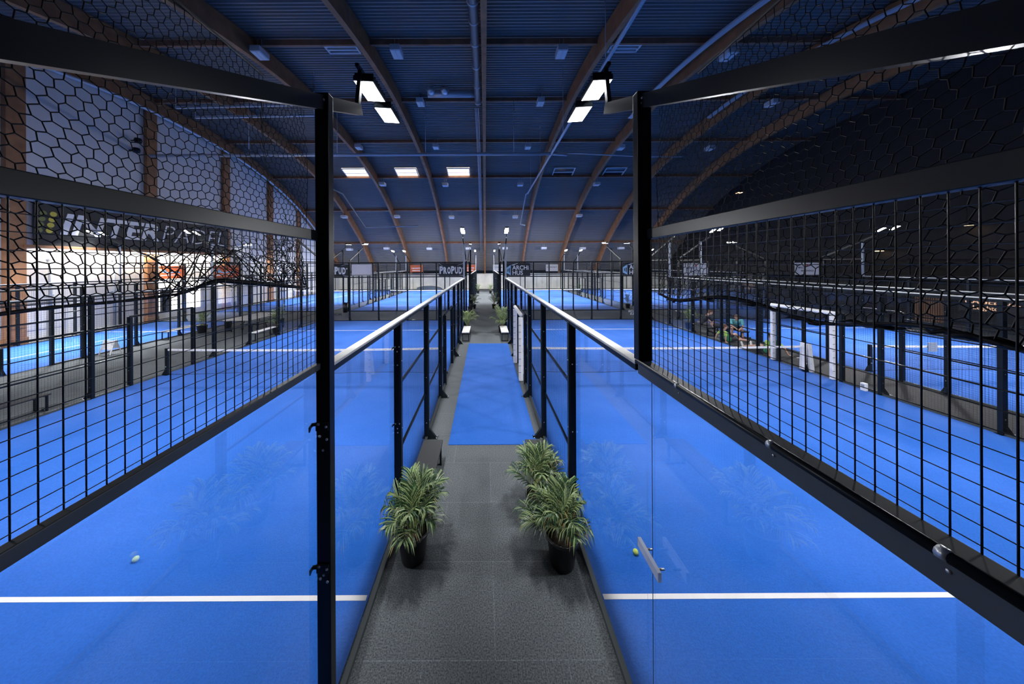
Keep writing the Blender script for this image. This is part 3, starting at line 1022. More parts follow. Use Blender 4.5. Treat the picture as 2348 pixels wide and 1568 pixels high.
# ------------------------------------------------------------------ loose ball nets on the near floodlight arms
def ball_net(sx, px, label, seed):
    r = random.Random(seed)
    root = thing('ball_stop_net', label, 'netting', (sx * px, 1.2, 0), 0, 'loose ball nets beside the walkway')
    y0, y1 = -.25, 2.36
    du, dv = .0225, .045

    def ztop(y): return min(5.06, 4.24 + .443 * (y - .33) + .02) if y > 1.9 else 5.06

    def hem(y):
        t = (y - y0) / (y1 - y0)
        if sx < 0:
            if y < 1.42: return 3.692 + .004 * math.sin(y * 9)
            if y < 1.68: return 3.692 + .058 * (0.5 - 0.5 * math.cos((y - 1.42) / .26 * PI))
            return 3.75 - .085 * min(1, (y - 1.68) / .65)
        return 3.60 + .03 * math.sin(y * 7.0 + 2.0)

    def P(u, v):
        """u along y in metres, v 0 top .. 1 hem"""
        y = y0 + u
        yy = y + .045 * math.sin(v * 8 + y * 1.5) + (.06 * math.sin(v * 5.0) * (y - y0) / 2.6 if sx < 0 else .03 * math.sin(v * 4))
        yy = min(yy + .10 * v * (1 - (y - y0) / (y1 - y0)), y1)
        zt = ztop(y); zb = hem(min(y + .17, y1))
        z = zt + (zb - zt) * (v ** 0.92)
        yy = min(yy + .75 * max(0, v - .72) ** 1.15, y1)
        x = px + .075 + .045 * math.sin(y * 4.2 + v * 3) * v + .03 * v * math.sin(v * 5 + y * 2)
        return Vector((sx * x, yy, z))
    rows_ = 34
    cols_ = int((y1 - y0) / du)
    jit = {}

    def J(i, j):
        i = max(0, min(cols_, i)); j = max(0, min(rows_, j))
        if (i, j) not in jit:
            off = .14 if (i + j) % 2 == 0 else -.14
            u = i * du; v = (j + (off if 0 < j < rows_ else 0)) / rows_
            p = P(min(u, y1 - y0), max(0, min(1, v)))
            p += Vector((r.uniform(-.003, .003), r.uniform(-.003, .003), r.uniform(-.003, .003)))
            jit[(i, j)] = p
        return jit[(i, j)]
    b = MB()
    for j in range(rows_ + 1):
        for i in range(cols_):
            b.tube([J(i, j), J(i + 1, j)], .0021, 4, False)
    for j in range(rows_):
        for i in range(cols_ + 1):
            if (i + j) % 2 == 0:
                b.tube([J(i, j), J(i, j + 1)], .0021, 4, False)
    b.build('netting', twine, root, True)
    # gathered hem and top rope
    b = MB()
    n = 60
    b.tube([P((y1 - y0) * i / n, 1.0) + Vector((0, 0, .0)) for i in range(n + 1)], [(.0045 if sx < 0 else .006) + ((.011 if sx < 0 else .007) * max(0, math.sin((i / n - .55) / .45 * PI)) if i / n > .55 else .003 * abs(math.sin(i * 1.3))) for i in range(n + 1)], 7)
    if sx < 0:
        for k in range(9):
            pts = []
            for i in range(14):
                t = .55 + .45 * i / 13
                p = P((y1 - y0) * t, .93 + .08 * math.sin(i * .9 + k))
                pts.append(p + Vector((r.uniform(-.02, .02), r.uniform(-.01, .01), r.uniform(-.03, .03))))
            b.tube(pts, .003, 5, False)
    else:
        for k in range(8):
            t = .1 + .11 * k
            c = P((y1 - y0) * t, 1.0)
            b.tube([c + Vector((r.uniform(-.012, .012), (i - 4) * .022, -.004 + r.uniform(-.010, .008))) for i in range(9)], [.003 + .008 * math.sin(i / 8 * PI) for i in range(9)], 6)
    b.build('gathered_hem', twine, root, True)
    b = MB()
    b.tube([(sx * (px + .06), y0, 5.07), (sx * (px + .06), 1.9, 5.06)], .005, 6)
    b.build('top_rope', twine, root, True)
    if sx < 0:
        # bunched netting gathered against the post
        b = MB()
        for k in range(75):
            yb = 2.33 - abs(r.gauss(0, .2)); zb = r.uniform(3.72, 4.08)
            p = Vector((sx * (px + .09 + r.uniform(0, .05)), yb, zb)); pts = [p.copy()]
            a = r.uniform(0, 2 * PI)
            for i in range(7):
                a += r.uniform(-.8, .8)
                p = p + Vector((r.uniform(-.01, .01), .035 * math.cos(a), .030 * math.sin(a)))
                p.y = min(p.y, 2.34); p.z = max(3.70, p.z)
                pts.append(p.copy())
            b.tube(pts, .0021, 4, False)
        b.build('bunched_netting', twine, root, True)['kind'] = 'stuff'


ball_net(-1, 1.36, 'loose black ball net hanging behind the near left fence corner', 3)
ball_net(1, 1.32, 'loose black ball net hanging behind the near right fence corner', 5)


# ------------------------------------------------------------------ signs
def sign_y(name, x0, x1, z0, z1, y, mat, label, parts, ropes=False, cat='sign', group=None):
    """flat sign facing the camera (-y)"""
    root = thing(name, label, cat, ((x0 + x1) / 2, y, z0), 0, group)
    b = MB()
    if mat in (signblank, signorange, signwhite): b.add([(x0, y, z0), (x1, y, z0), (x1, y, z1), (x0, y, z1)], [(0, 1, 2, 3)])
    else: b.box(x0, x1, y - .008, y + .008, z0, z1)
    b.build('panel', mat, root, True)
    b = MB()
    for (x, z) in ((x0 + .02, z0 + .02), (x1 - .02, z0 + .02), (x0 + .02, z1 - .02), (x1 - .02, z1 - .02)):
        b.tube([(x, y - .014, z), (x, y - .008, z)], .012, 8)
    b.build('eyelet', steel, root, True)
    for p in parts: p(root, y - .010)
    return root


def letters(body, x, z, size, mat, offset=0.0, xscale=1.0, mirror=False, spacing=1.0, part='lettering', shear=0.0):
    def fn(root, y):
        me = text_mesh(body, size, mat, facing((x, y, z), (-1 if mirror else 1, 0, 0)), offset, shear, .003, spacing=spacing, xscale=xscale)
        link(part, me, root, world=True)
    return fn


def poly(part, pts, mat, d=.004):
    def fn(root, y):
        b = MB(); b.prism(pts, y - d, y, 'xz'); b.build(part, mat, root, True)
    return fn


def dashes(x0, x1):
    def fn(root, y):
        b = MB()
        for k in range(9):
            xa = x0 + (x1 - x0) * (.10 + .09 * k); xb = xa + (x1 - x0) * .07
            b.box(xa, xa + .03, y - .004, y, 3.26, 3.44); b.box(xa, xb, y - .004, y, 3.40, 3.44)
            if k % 2: b.box(xb - .03, xb, y - .004, y, 3.26, 3.40)
            if k % 3: b.box(xa, xb, y - .004, y, 3.26, 3.30)
        b.build('lettering', ltwhite, root, True)
    return fn


def archi(x0, x1, z0, z1, y, label):
    w = x1 - x0; h = z1 - z0

    def T(u, v): return (x0 + u * w, z0 + v * h)
    ps = [poly('house_emblem', [T(.04, .22), T(.04, .62), T(.22, .86), T(.22, .04)], ltblue),
          poly('house_emblem', [T(.09, .30), T(.09, .52), T(.125, .58), T(.125, .36)], signblack, .006),
          poly('house_emblem', [T(.15, .28), T(.15, .58), T(.19, .62), T(.185, .22)], signblack, .006),
          poly('roof_stroke', [T(.24, .82), T(.25, .86), T(.50, .99), T(.49, .95)], ltwhite),
          poly('roof_stroke', [T(.28, .78), T(.29, .82), T(.42, .94), T(.41, .90)], ltwhite),
          letters('ARCHi', x0 + w * .61, z0 + h * .62, h * .47, ltwhite, .008, .93),
          letters('HUS', x0 + w * .49, z0 + h * .22, h * .47, ltwhite, .008, .95)]
    return sign_y('banner', x0, x1, z0, z1, y, signblack, label, ps, group='black banners above the glass end walls')


def propud(x0, x1, z0, z1, y, label):
    w = x1 - x0; h = z1 - z0
    ps = []

    def boxed(ch, u0, u1, v0, v1):
        def fn(root, y):
            me = text_mesh(ch, .6, ltwhite, facing((x0, y, z0), (1, 0, 0)), .030, 0, .003)
            xs = [v.co.x for v in me.vertices]; zs = [v.co.z for v in me.vertices]
            a, e, c0, d0 = min(xs), max(xs), min(zs), max(zs)
            for v in me.vertices:
                v.co.x = x0 + w * (u0 + (v.co.x - a) / (e - a) * (u1 - u0)); v.co.z = z0 + h * (v0 + (v.co.z - c0) / (d0 - c0) * (v1 - v0))
            link('lettering', me, root, world=True)
        return fn
    for ch, u0, u1, v1 in (('P', .03, .165, .78), ('R', .18, .315, .72), ('O', .33, .455, .72), ('P', .475, .61, .78), ('U', .625, .75, .72), ('D', .77, .90, .72)):
        ps.append(boxed(ch, u0, u1, .18, v1))

    def cords(root, y):
        for (ua, va, ub, vb) in ((0, 1, .16, .78), (1, 1, .72, .84), (1, .03, .80, .1)):
            b = MB(); b.tube([(x0 + w * ua, y - .004, z0 + h * va), (x0 + w * ub, y - .004, z0 + h * vb)], .009, 6); b.build('tie_cord', white, root, True)
    ps.append(cords)
    ps.append(letters('°', x0 + w * .945, z0 + h * .52, h * .34, ltwhite, .012, .8))
    return sign_y('banner', x0, x1, z0, z1, y, signblack, label, ps, group='black banners above the glass end walls')


YA = 20.28
propud(-3.18, -1.40, 3.06, 3.94, YA, 'black banner with white letters PROPUD left of the central walkway')
propud(-11.2, -9.42, 3.06, 3.94, YA, 'black banner with white letters PROPUD beside the dark corner post on the left')
archi(1.40, 3.12, 3.06, 3.94, YA, 'black banner reading ARCHi HUS with pale blue house right of the walkway')
archi(9.42, 11.2, 3.06, 3.94, YA, 'black banner reading ARCHi HUS with pale blue house, beside the right corner post')
sign_y('banner', -11.10, -9.40, 2.98, 3.92, 24.52, signblank, 'blank pale banner back above the near wall of the far left court', [])
for (x0, x1, lab) in ((-11.3, -9.4, 'orange banner with white lettering above the far left corner of the far left court'), (-3.25, -1.42, 'orange banner with white lettering beyond the walkway, left side')):
    w = x1 - x0
    sign_y('banner', x0, x1, 2.78, 3.84, 44.5, signorange, lab, [dashes(x0, x1),
           poly('stripe', [(x0 + .3, 2.98), (x0 + .3, 3.05), (x1 - .3, 3.05), (x1 - .3, 2.98)], ltwhite)], group='orange banners above the far glass walls')
for (x0, x1, lab) in ((1.20, 2.98, 'white banner reading CONSAT at the far end right of the walkway'), (9.2, 11.05, 'white banner reading CONSAT at the far right court corner')):
    sign_y('banner', x0, x1, 2.82, 3.84, 44.5, signwhite, lab, [letters('CONSAT', (x0 + x1) / 2, 3.42, .32, ltnavy, .004, 1.0, spacing=1.25)], group='white banners above the far glass walls')
for (x0, x1, lab) in ((13.68, 15.35, 'white banner with dark text and red mark, left corner of the outer right court'), (21.33, 23.0, 'white banner with dark text and red mark, right corner of the outer right court')):
    w = x1 - x0
    sign_y('banner', x0, x1, 3.02, 3.86, YA, signwhite, lab, [letters('MALLE', x0 + w * .28, 3.52, .16, ltnavy, .002, .9, spacing=1.1), letters('MAKSNINGS', x0 + w * .52, 3.30, .16, ltnavy, .002, .9, spacing=1.1),
           poly('red_mark', [(x0 + w * .46, 3.62), (x0 + w * .49, 3.78), (x0 + w * .56, 3.72), (x0 + w * .52, 3.62)], ltred)], group='white banners above the right court')
for (x0, x1, lab) in ((-22.45, -20.72, 'orange banner with blue brush marks above the bright doorway'), (-18.7, -16.95, 'orange banner with blue brush marks right of the bright doorway')):
    w = x1 - x0

    def brush(root, y, x0=x0, w=w):
        b = MB()
        for (pts) in ([(.05, .72), (.20, .50), (.24, .74)], [(.08, .58), (.22, .46), (.30, .62)], [(.25, .52), (.45, .44), (.65, .52), (.85, .46)], [(.55, .50), (.82, .50)]):
            b.tube([(x0 + u * w, y - .002, 2.98 + v * .9) for (u, v) in pts], .045, 6)
        b.build('brush_mark', ltblue, root, True)
    sign_y('banner', x0, x1, 2.98, 3.86, YA, signorange, lab, [brush, poly('stripe', [(x0 + .1, 3.16), (x0 + .1, 3.24), (x1 - .5, 3.28), (x1 - .5, 3.24)], ltwhite)], group='orange banners above the narrow court')

# mirrored stickers low on the glass end wall of the near courts
for (x, z, body, mat, mir, lab) in ((-10.33, .42, 'PROPUD', ltblack, True, 'small black reversed lettering sticker low on the left glass end wall'),
                                    (10.2, .48, 'ARCHi\nHUS', ltwhite, True, 'small pale reversed lettering sticker low on the right glass end wall'),
                                    (-2.5, .72, 'PROPUD', ltblack, True, 'small black reversed lettering sticker near the walkway fence')):
    me = text_mesh(body, .22, mat, facing((x, YA + .06, z), (-1, 0, 0)), .004, 0, .001, xscale=.95)
    tag(link('glass_sticker', me), lab, 'sticker')

# big black banner on the white wall
bx = XL + .34
root = thing('large_banner', 'huge black banner with white lettering INTERPADEL and yellow dots on the white wall', 'sign', (bx, 20.5, 4.85))
b = MB(); b.box(XL + .27, bx, 14.9, 26.2, 4.95, 7.75, .02); b.build('panel', signblack, root, True)
b = MB(); b.box(XL + .285, bx + .06, 14.6, 26.3, 4.80, 4.95, .01); b.build('timber_sill', timber, root, True)
def fit(me, y0, y1, z0, z1):
    ys_ = [v.co.y for v in me.vertices]; zs_ = [v.co.z for v in me.vertices]
    a, e, c0, d0 = min(ys_), max(ys_), min(zs_), max(zs_)
    for v in me.vertices:
        v.co.y = y0 + (v.co.y - a) / (e - a) * (y1 - y0); v.co.z = z0 + (v.co.z - c0) / (d0 - c0) * (z1 - z0)
    return me


me = text_mesh('INTER', 1.62, ltwhite, facing((bx + .012, 17.05, 6.42), (0, 1, 0)), .045, .22, .01, 'LEFT', .98, .95)
link('lettering', fit(me, 15.8, 20.6, 5.58, 6.74), root, world=True)
me = text_mesh('PADEL', 1.62, ltwhite, facing((bx + .012, 21.45, 6.42), (0, 1, 0)), -.034, .22, .01, 'LEFT', .98, .86)
link('lettering', fit(me, 20.8, 25.75, 5.58, 6.74), root, world=True)
for j in range(4):
    for i in range(2):
        y = 15.05 + i * .36 + (3 - j) * .05; z = 6.62 - j * .295
        b = MB(); b.lathe([(0, .012), (.13, .012), (.13, -.012), (0, -.012)], (bx + .012, y, z), 14, axis='x', smooth=False)
        b.build('dot', ltyellow if i else ltolive, root, True)

root = thing('light_strip', 'warm light strip along the lower edge of the huge black banner', 'light', (bx + .01, 20.5, 4.765))
b = MB(); b.box(bx - .04, bx + .06, 15.0, 26.1, 4.765, 4.80); b.build('housing', steel, root, True)
b = MB(); b.add([(bx - .03, 15.05, 4.762), (bx + .05, 15.05, 4.762), (bx + .05, 26.05, 4.762), (bx - .03, 26.05, 4.762)], [(3, 2, 1, 0)]); b.build('diffuser', emit('warm_strip_glow', (1.0, .82, .62), 3.0), root, True)
la = bpy.data.lights.new('strip_light', 'AREA'); la.shape = 'RECTANGLE'; la.size = .07; la.size_y = 10.9; la.energy = 520; la.color = (1.0, .90, .78); la.spread = math.radians(170)
lo = bpy.data.objects.new('strip_light', la); col.objects.link(lo); lo.location = (bx + .01, 20.55, 4.75); lo.rotation_euler = (0, math.radians(14), 0)
# bright doorway in the white wall
root = thing('door_1', 'bright glazed doorway full of daylight in the white wall', 'door', (XL, 22.0, 0)); root['kind'] = 'structure'
b = MB(); b.box(XL + .02, XL + .05, 20.75, 23.9, .55, 2.95); b.build('pane', doorglow, root, True)
b = MB()
for (y0, y1, z0, z1) in ((20.65, 20.8, 0, 3.05), (23.85, 24.0, 0, 3.05), (20.65, 24.0, 2.93, 3.05), (20.65, 24.0, .45, .57), (22.35, 22.47, .5, 3.0)):
    b.box(XL, XL + .09, y0, y1, z0, z1)
b.build('frame', white, root, True)
b = MB(); b.box(XL + .05, XL + .13, 20.9, 21.6, .6, 2.3, .01); b.box(XL + .13, XL + .16, 21.0, 21.06, 1.2, 1.4)
tag(b.build('door_panel', black), 'dark narrow panel leaning at the left of the bright doorway', 'panel')
# number on the far wall
me = text_mesh('7', .62, ltblack, facing((XL + .03, 26.75, 1.45), (0, 1, 0)), .004, 0, .003, xscale=.9)
tag(link('court_number', me), 'black number 7 on the white wall', 'number')
# wall pipes
for k, (y, lab) in enumerate(((15.6, 'grey downpipe on the white wall near the left edge'), (18.3, 'grey downpipe on the white wall under the black banner'), (24.2, 'grey downpipe on the white wall right of the doorway'), (27.5, 'grey downpipe on the white wall by the number'))):
    b = MB(); b.tube([(XL + .12, y, 0.02), (XL + .12, y, 4.7)], .07, 8); b.box(XL, XL + .2, y - .09, y + .09, 2.3, 2.36); b.box(XL, XL + .2, y - .09, y + .09, 4.2, 4.26)
    tag(b.build('downpipe', greypaint_mastlight), lab, 'pipe', 'grey pipes on the white wall')
# upper wall fittings
for (px, py, Y, lab) in ((312, 318, 19.3, 'upper'), (308, 340, 19.2, 'lower')):
    p = at(px, py, Y); p.x = XL + .35
    b = MB(); b.tube([(p.x - .35, p.y, p.z), (p.x + .1, p.y, p.z)], .05, 8); b.lathe([(0, -.18), (.16, -.16), (.2, 0), (.16, .14), (0, .16)], (p.x + .1, p.y, p.z), 12)
    tag(b.build('wall_fan', black), '%s dark round fitting on a bracket high on the white wall' % lab, 'wall fitting')

# right wall: lit sign letters, slats, small warm lamps
root = thing('lit_sign', 'warm glowing sign letters on the dark right wall', 'sign', (XR - .05, 17, 1.0))
b = MB(); b.box(XR - .06, XR, 15.4, 18.0, .9, 2.05, .01); b.build('panel', signblack, root, True)
yy = 28.9 * F / (2270 - CX)
me = text_mesh('CAGEBALL', .42, ltwarm, facing((XR - .07, yy, 1.52), (0, -1, 0)), .006, .15, .01, xscale=.92); link('lettering', me, root, world=True)
me = text_mesh('Leighton', .34, ltwarm, facing((XR - .07, yy + .1, 1.16), (0, -1, 0)), .0, 0, .01, xscale=.9); link('lettering', me, root, world=True)
b = MB()
for k in range(14): b.box(XR - .08, XR, 18.45 + k * .1, 18.45 + k * .1 + .06, 0, 1.75)
tag(b.build('slat_panel', slatw), 'warm vertical wooden slats on the dark right wall beside the glowing letters', 'panel')
for k, (px, py, X, lab) in enumerate(((1695, 445, 20, 'small warm lamp high above the right courts, leftmost'), (2003, 462, 25, 'small warm lamp high above the right courts, below the dark rail'),
                                      (2015, 580, 28.5, 'small warm lamp low on the dark right wall'), (2217, 522, 28.5, 'small warm lamp at the far right behind the wire mesh'))):
    Y = X * F / (px - CX); p = at(px, py, Y)
    root = thing('pendant_lamp', lab, 'lamp', p, 0, 'small warm lamps at the right')
    b = MB(); b.box(-.2, .2, -.2, .2, 0, .12, .02); b.tube([(0, 0, .12), (0, 0, 1.2)], .012, 6); b.build('housing', black, root)
    b = MB(); b.box(-.16, .16, -.16, .16, -.02, .0); b.build('lens', pendglow, root)
# dark mezzanine front along the right wall
b = MB(); b.box(XR - 1.6, XR, 3, 40, 2.75, 3.05)
for k in range(12): b.box(XR - 1.6, XR - 1.52, 4 + k * 3, 4.08 + k * 3, 3.05, 4.1)
b.box(XR - 1.6, XR - 1.54, 3, 40, 4.05, 4.12)
struct(b.build('trim_1', walldark), 'dark balcony edge along the right wall')


# ------------------------------------------------------------------ plants
def palm(x, y, label, seed, h=1.0, spread=.45, nf=16, pot_h=.38, pot_r=.2, z0=0.0, lite=.5, leaflets=15, group='potted palms', yellow=False):
    r = random.Random(seed)
    root = thing('potted_palm', label, 'plant', (x, y, z0), 0, group)
    b = MB()
    b.lathe([(0, .0), (pot_r * .72, .0), (pot_r * .76, .02), (pot_r * .95, pot_h - .04), (pot_r * 1.05, pot_h - .035), (pot_r * 1.07, pot_h), (pot_r * .95, pot_h), (pot_r * .92, pot_h - .05)], n=28)
    b.build('pot', potblack, root)
    b = MB(); b.lathe([(0, pot_h - .045), (pot_r * .925, pot_h - .05), (pot_r * .91, pot_h - .09), (0, pot_h - .1)], n=20); b.build('soil', soil, root)
    st = MB(); lf = MB()
    for i in range(nf):
        a = 2 * PI * i / nf * 2.4 + r.uniform(-.3, .3)
        lift = r.uniform(.35, 1.0)
        L = (h - pot_h) * r.uniform(.85, 1.2)
        reach = spread * (1.15 - .55 * lift) * r.uniform(.8, 1.25)
        if i < 4: lift = 1.0; reach *= .6
        d = Vector((math.cos(a), math.sin(a), 0))
        base = Vector((r.uniform(-.05, .05), r.uniform(-.05, .05), pot_h - .05))
        pts = []
        n = 9
        for k in range(n + 1):
            t = k / n
            pts.append(base + d * (reach * t ** 1.35) + Vector((0, 0, L * lift * (1.25 * t - .42 * t ** 3))))
        st.tube(pts, [.007 * (1 - .75 * k / n) for k in range(n + 1)], 5, False)
        for k in range(leaflets):
            t = .32 + .68 * k / (leaflets - 1)
            f = t * n; i0 = min(n - 1, int(f)); p = pts[i0].lerp(pts[i0 + 1], f - i0)
            tan = (pts[i0 + 1] - pts[i0]).normalized()
            side = tan.cross(Vector((0, 0, 1)))
            if side.length < .05: side = Vector((-d.y, d.x, 0))
            side.normalize(); up = side.cross(tan).normalized()
            ln = spread * .72 * (math.sin(PI * (.16 + .80 * (t - .3) / .72)) ** .7) * r.uniform(.85, 1.1)
            for sgn in (-1, 1):
                ang = .95 - .55 * t
                dirv = (tan * math.cos(ang) + side * sgn * math.sin(ang) + up * .15).normalized()
                wv = dirv.cross(up).normalized() * (.0066 + .003 * r.random()) * (spread / .45)
                q0 = p; q1 = p + dirv * ln * .4 + up * .0; q2 = p + dirv * ln * .75 - Vector((0, 0, ln * .14)); q3 = p + dirv * ln * .96 - Vector((0, 0, ln * .46))
                rr = r.random()
                lf.cur = 1 if rr < lite * (.5 + .6 * lift) else 0
                cr = up * .004
                lf.add([q0 - wv * .35, q0 + cr, q0 + wv * .35, q1 - wv, q1 + cr, q1 + wv, q2 - wv * .8, q2 + cr, q2 + wv * .8, q3],
                       [(0, 1, 4, 3), (1, 2, 5, 4), (3, 4, 7, 6), (4, 5, 8, 7)])
                if rr > .9: lf.cur = 2
                lf.add([q2 - wv * .8, q2 + cr, q2 + wv * .8, q3], [(0, 1, 3), (1, 2, 3)])
    if abs(x) < 1.3: lo_, hi_ = -1.26 - x, 1.235 - x
    elif -12.8 < x < -11.4: lo_, hi_ = -99, -11.56 - x
    elif 11.4 < x < 13: lo_, hi_ = 11.60 - x, 99
    elif x < -16: lo_, hi_ = -16.78 - x, 99
    else: lo_, hi_ = -99, 99
    for mb in (st, lf):
        mb.v = [(lo_ + (p[0] - lo_) * .12 if p[0] < lo_ else hi_ + (p[0] - hi_) * .12 if p[0] > hi_ else p[0], p[1], p[2]) for p in mb.v]
    st.build('stems', stemm, root)
    lf.build('fronds', [leafg, leafl, leafb], root)
    return root


palm(-.96, 3.86, 'potted palm in a black pot at the near left of the walkway', 11, 1.02, .50, 20)
palm(.97, 3.78, 'potted palm in a black pot at the near right of the walkway, the front one', 12, .98, .46, 18)
palm(.80, 4.45, 'potted palm at the near right of the walkway, behind the front one', 19, 1.05, .46, 18)
palm(-1.02, 16.7, 'yellowish potted palm standing behind the left white bench halfway down the walkway', 14, 1.35, .62, 14, lite=.95, leaflets=12)
palm(.93, 16.7, 'yellowish potted palm standing behind the right white bench halfway down the walkway', 15, 1.5, .68, 14, lite=.95, leaflets=12)
palm(-.98, 25.8, 'potted palm left of the walkway beside the entrance of the far left court', 16, 1.3, .6, 14, lite=.7, leaflets=11)
palm(.78, 25.8, 'potted palm right of the walkway beside the entrance of the far right court', 17, 1.35, .6, 14, lite=.7, leaflets=11)
palm(-.95, 39.5, 'small potted palm at the far end of the walkway, left', 18, 1.3, .55, 12, lite=.5, leaflets=9)
palm(.72, 39.5, 'small potted palm at the far end of the walkway, right', 20, 1.3, .55, 12, lite=.5, leaflets=9)
palm(-16.35, 17.0, 'bushy potted palm by the narrow court beside the white bench', 21, 1.25, .5, 14, pot_h=.45, pot_r=.26, leaflets=11)
palm(-11.95, 16.9, 'tall potted palm behind the left court fence near the grey table', 22, 1.6, .6, 14, pot_h=.45, pot_r=.26, leaflets=11)
palm(11.95, 17.3, 'potted palm at the left of the players on the bench', 23, 1.1, .45, 13, leaflets=11)
palm(12.5, 17.9, 'tall potted palm behind the player in the black shirt', 24, 1.65, .5, 14, leaflets=11)
p = at(1430, 697, 27.5)
palm(12.4, 25.6, 'potted palm in the far passage beside the right corner of the far right court', 25, 1.45, .5, 13, leaflets=10)
palm(12.3, 38.5, 'small potted palm in the far passage deep on the right', 26, 1.3, .5, 11, leaflets=9)


# ------------------------------------------------------------------ benches, tables and other furniture
def bench(x0, x1, y0, y1, mat, label, h=.45, group=None):
    root = thing('bench', label, 'bench', ((x0 + x1) / 2, (y0 + y1) / 2, 0), 0, group)
    b = MB(); b.box(x0, x1, y0, y1, h - .04, h, .006); b.build('seat', mat, root, True)
    for y in (y0 + .06, y1 - .06):
        b = MB()
        b.box(x0 + .02, x0 + .055, y - .018, y + .018, 0, h - .04); b.box(x1 - .055, x1 - .02, y - .018, y + .018, 0, h - .04)
        b.box(x0 + .055, x1 - .055, y - .015, y + .015, 0, .03); b.box(x0 + .055, x1 - .055, y - .015, y + .015, h - .075, h - .04)
        b.build('leg_frame', black, root, True)
    b = MB(); b.box((x0 + x1) / 2 - .015, (x0 + x1) / 2 + .015, y0 + .07, y1 - .07, h - .08, h - .045); b.build('rail', black, root, True)
    return root


bench(-1.20, -.83, 4.25, 5.70, benchk, 'black bench at the left of the walkway behind the near palm', group='walkway benches')
bench(.76, 1.15, 4.75, 5.70, benchk, 'black bench at the right of the walkway behind the two near palms', group='walkway benches')
bench(-1.18, -.80, 14.75, 16.3, benchw, 'bench with pale top left of the walkway halfway down', group='walkway benches')
bench(.80, 1.18, 14.75, 16.3, benchw, 'bench with pale top right of the walkway halfway down', group='walkway benches')
bench(-16.9, -16.5, 15.3, 17.1, benchw, 'white bench along the narrow court fence in front of the bright doorway')
bench(-12.05, -11.65, 14.9, 16.5, benchw, 'white bench behind the left court fence near the grey table')
bench(-12.05, -11.65, 5.9, 7.9, benchk, 'dark bench behind the left court fence at the left edge')
bench(11.72, 12.17, 15.5, 17.2, benchk, 'black bench under the player in the black shirt')
bench(12.7, 13.12, 14.6, 16.2, benchk, 'black bench under the player in the teal shirt')

# ping-pong table
root = thing('table_tennis_table', 'folding grey table tennis table on wheels in the left passage', 'table', (-14.1, 18.0, 0))
b = MB(); b.box(-.76, .76, -1.37, -.01, .74, .765, .006); b.box(-.76, .76, .01, 1.37, .74, .765, .006); b.build('table_top', tabtop, root)
b = MB()
for i in range(31): b.tube([(-.8 + i * 1.6 / 30, 0, .765), (-.8 + i * 1.6 / 30, 0, .915)], .003, 4, False)
b.tube([(-.83, 0, .765), (-.83, 0, .92), (.83, 0, .92), (.83, 0, .765)], .01, 6); b.build('net', clgrey, root)
for s in (-1, 1):
    for q in (-1, 1):
        b = MB(); b.tube([(q * .6, s * 1.05, .74), (q * .6, s * .95, .02)], .025, 8); b.build('leg', black, root)
        b = MB(); b.tube([(q * .45, s * .15, .74), (q * .45, s * .35, .1)], .022, 8); b.tube([(q * .45 - .02, s * .35, .07), (q * .45 + .02, s * .35, .07)], .07, 12); b.build('wheel', black, root)
b = MB(); b.box(-.55, .55, -.4, .4, .30, .36, .01); b.build('carriage', black, root)
for (x, y, lab) in ((-15.2, 17.4, 'left'), (-12.75, 18.4, 'right')):
    root = thing('waste_bin', 'small dark bin on the %s side of the grey table' % lab, 'bin', (x, y, 0))
    b = MB(); b.lathe([(0, 0), (.15, 0), (.18, .55), (.19, .57), (.165, .57), (.16, .5), (0, .5)], n=16); b.build('body', black, root)
    b = MB(); b.lathe([(.185, .56), (.195, .58), (.10, .64), (0, .65)], n=16); b.build('lid', tealm, root)
# a white folding step
root = thing('folding_sign', 'white folding stand on the dark passage beside the narrow court fence', 'stand', (-16.5, 12.95, 0))
for s in (-1, 1):
    b = MB(); b.obox((-.24, s * .2, 0.0), (-.24, s * .02, .62), .04, .02); b.obox((.24, s * .2, 0.0), (.24, s * .02, .62), .04, .02)
    b.add([(-.24, s * .13, .22), (.24, s * .13, .22), (.24, s * .03, .58), (-.24, s * .03, .58), (-.24, s * .145, .22), (.24, s * .145, .22), (.24, s * .045, .58), (-.24, s * .045, .58)],
          [(0, 1, 2, 3), (7, 6, 5, 4), (4, 5, 1, 0), (5, 6, 2, 1), (6, 7, 3, 2), (7, 4, 0, 3)])
    b.build('panel', white, root)
# bins
for (x, y, lab, h) in ((-1.12, 22.3, 'nearer black bin left of the walkway by the passage crossing', .62), (-1.18, 24.3, 'taller black bin left of the walkway, beyond the nearer one', .9), (-11.45, 24.1, 'black bin bag stand in the passage near the blank pale banner', .75)):
    root = thing('waste_bin', lab, 'bin', (x, y, 0))
    b = MB(); b.lathe([(0, 0), (.17, 0), (.19, h * .5), (.21, h), (.19, h), (.175, h - .1), (0, h - .1)], n=18); b.build('body', potblack, root)
    b = MB()
    for i in range(7):
        a = 2 * PI * i / 7
        b.add([(.2 * math.cos(a), .2 * math.sin(a), h - .02), (.2 * math.cos(a + .7), .2 * math.sin(a + .7), h - .02), (.23 * math.cos(a + .5), .23 * math.sin(a + .5), h + .05), (.22 * math.cos(a + .1), .22 * math.sin(a + .1), h + .04), (.2 * math.cos(a), .2 * math.sin(a), h - .14), (.2 * math.cos(a + .7), .2 * math.sin(a + .7), h - .14)],
              [(0, 1, 2, 3), (0, 4, 5, 1)])
    b.build('liner', clblack, root)
# covered mat pile by the far wall
b = MB()
n = 24
top = [(-10.6, 0)] + [(-10.5 + 3.8 * i / n, .55 * math.sin(PI * min(1, .12 + i / n * .9)) ** .4) for i in range(n + 1)] + [(-6.5, 0)]
b.prism(top, 45.4, 46.6, 'xz')
tag(b.build('covered_mats', tealm), 'low pile under a grey cover at the far concrete wall', 'mat pile')
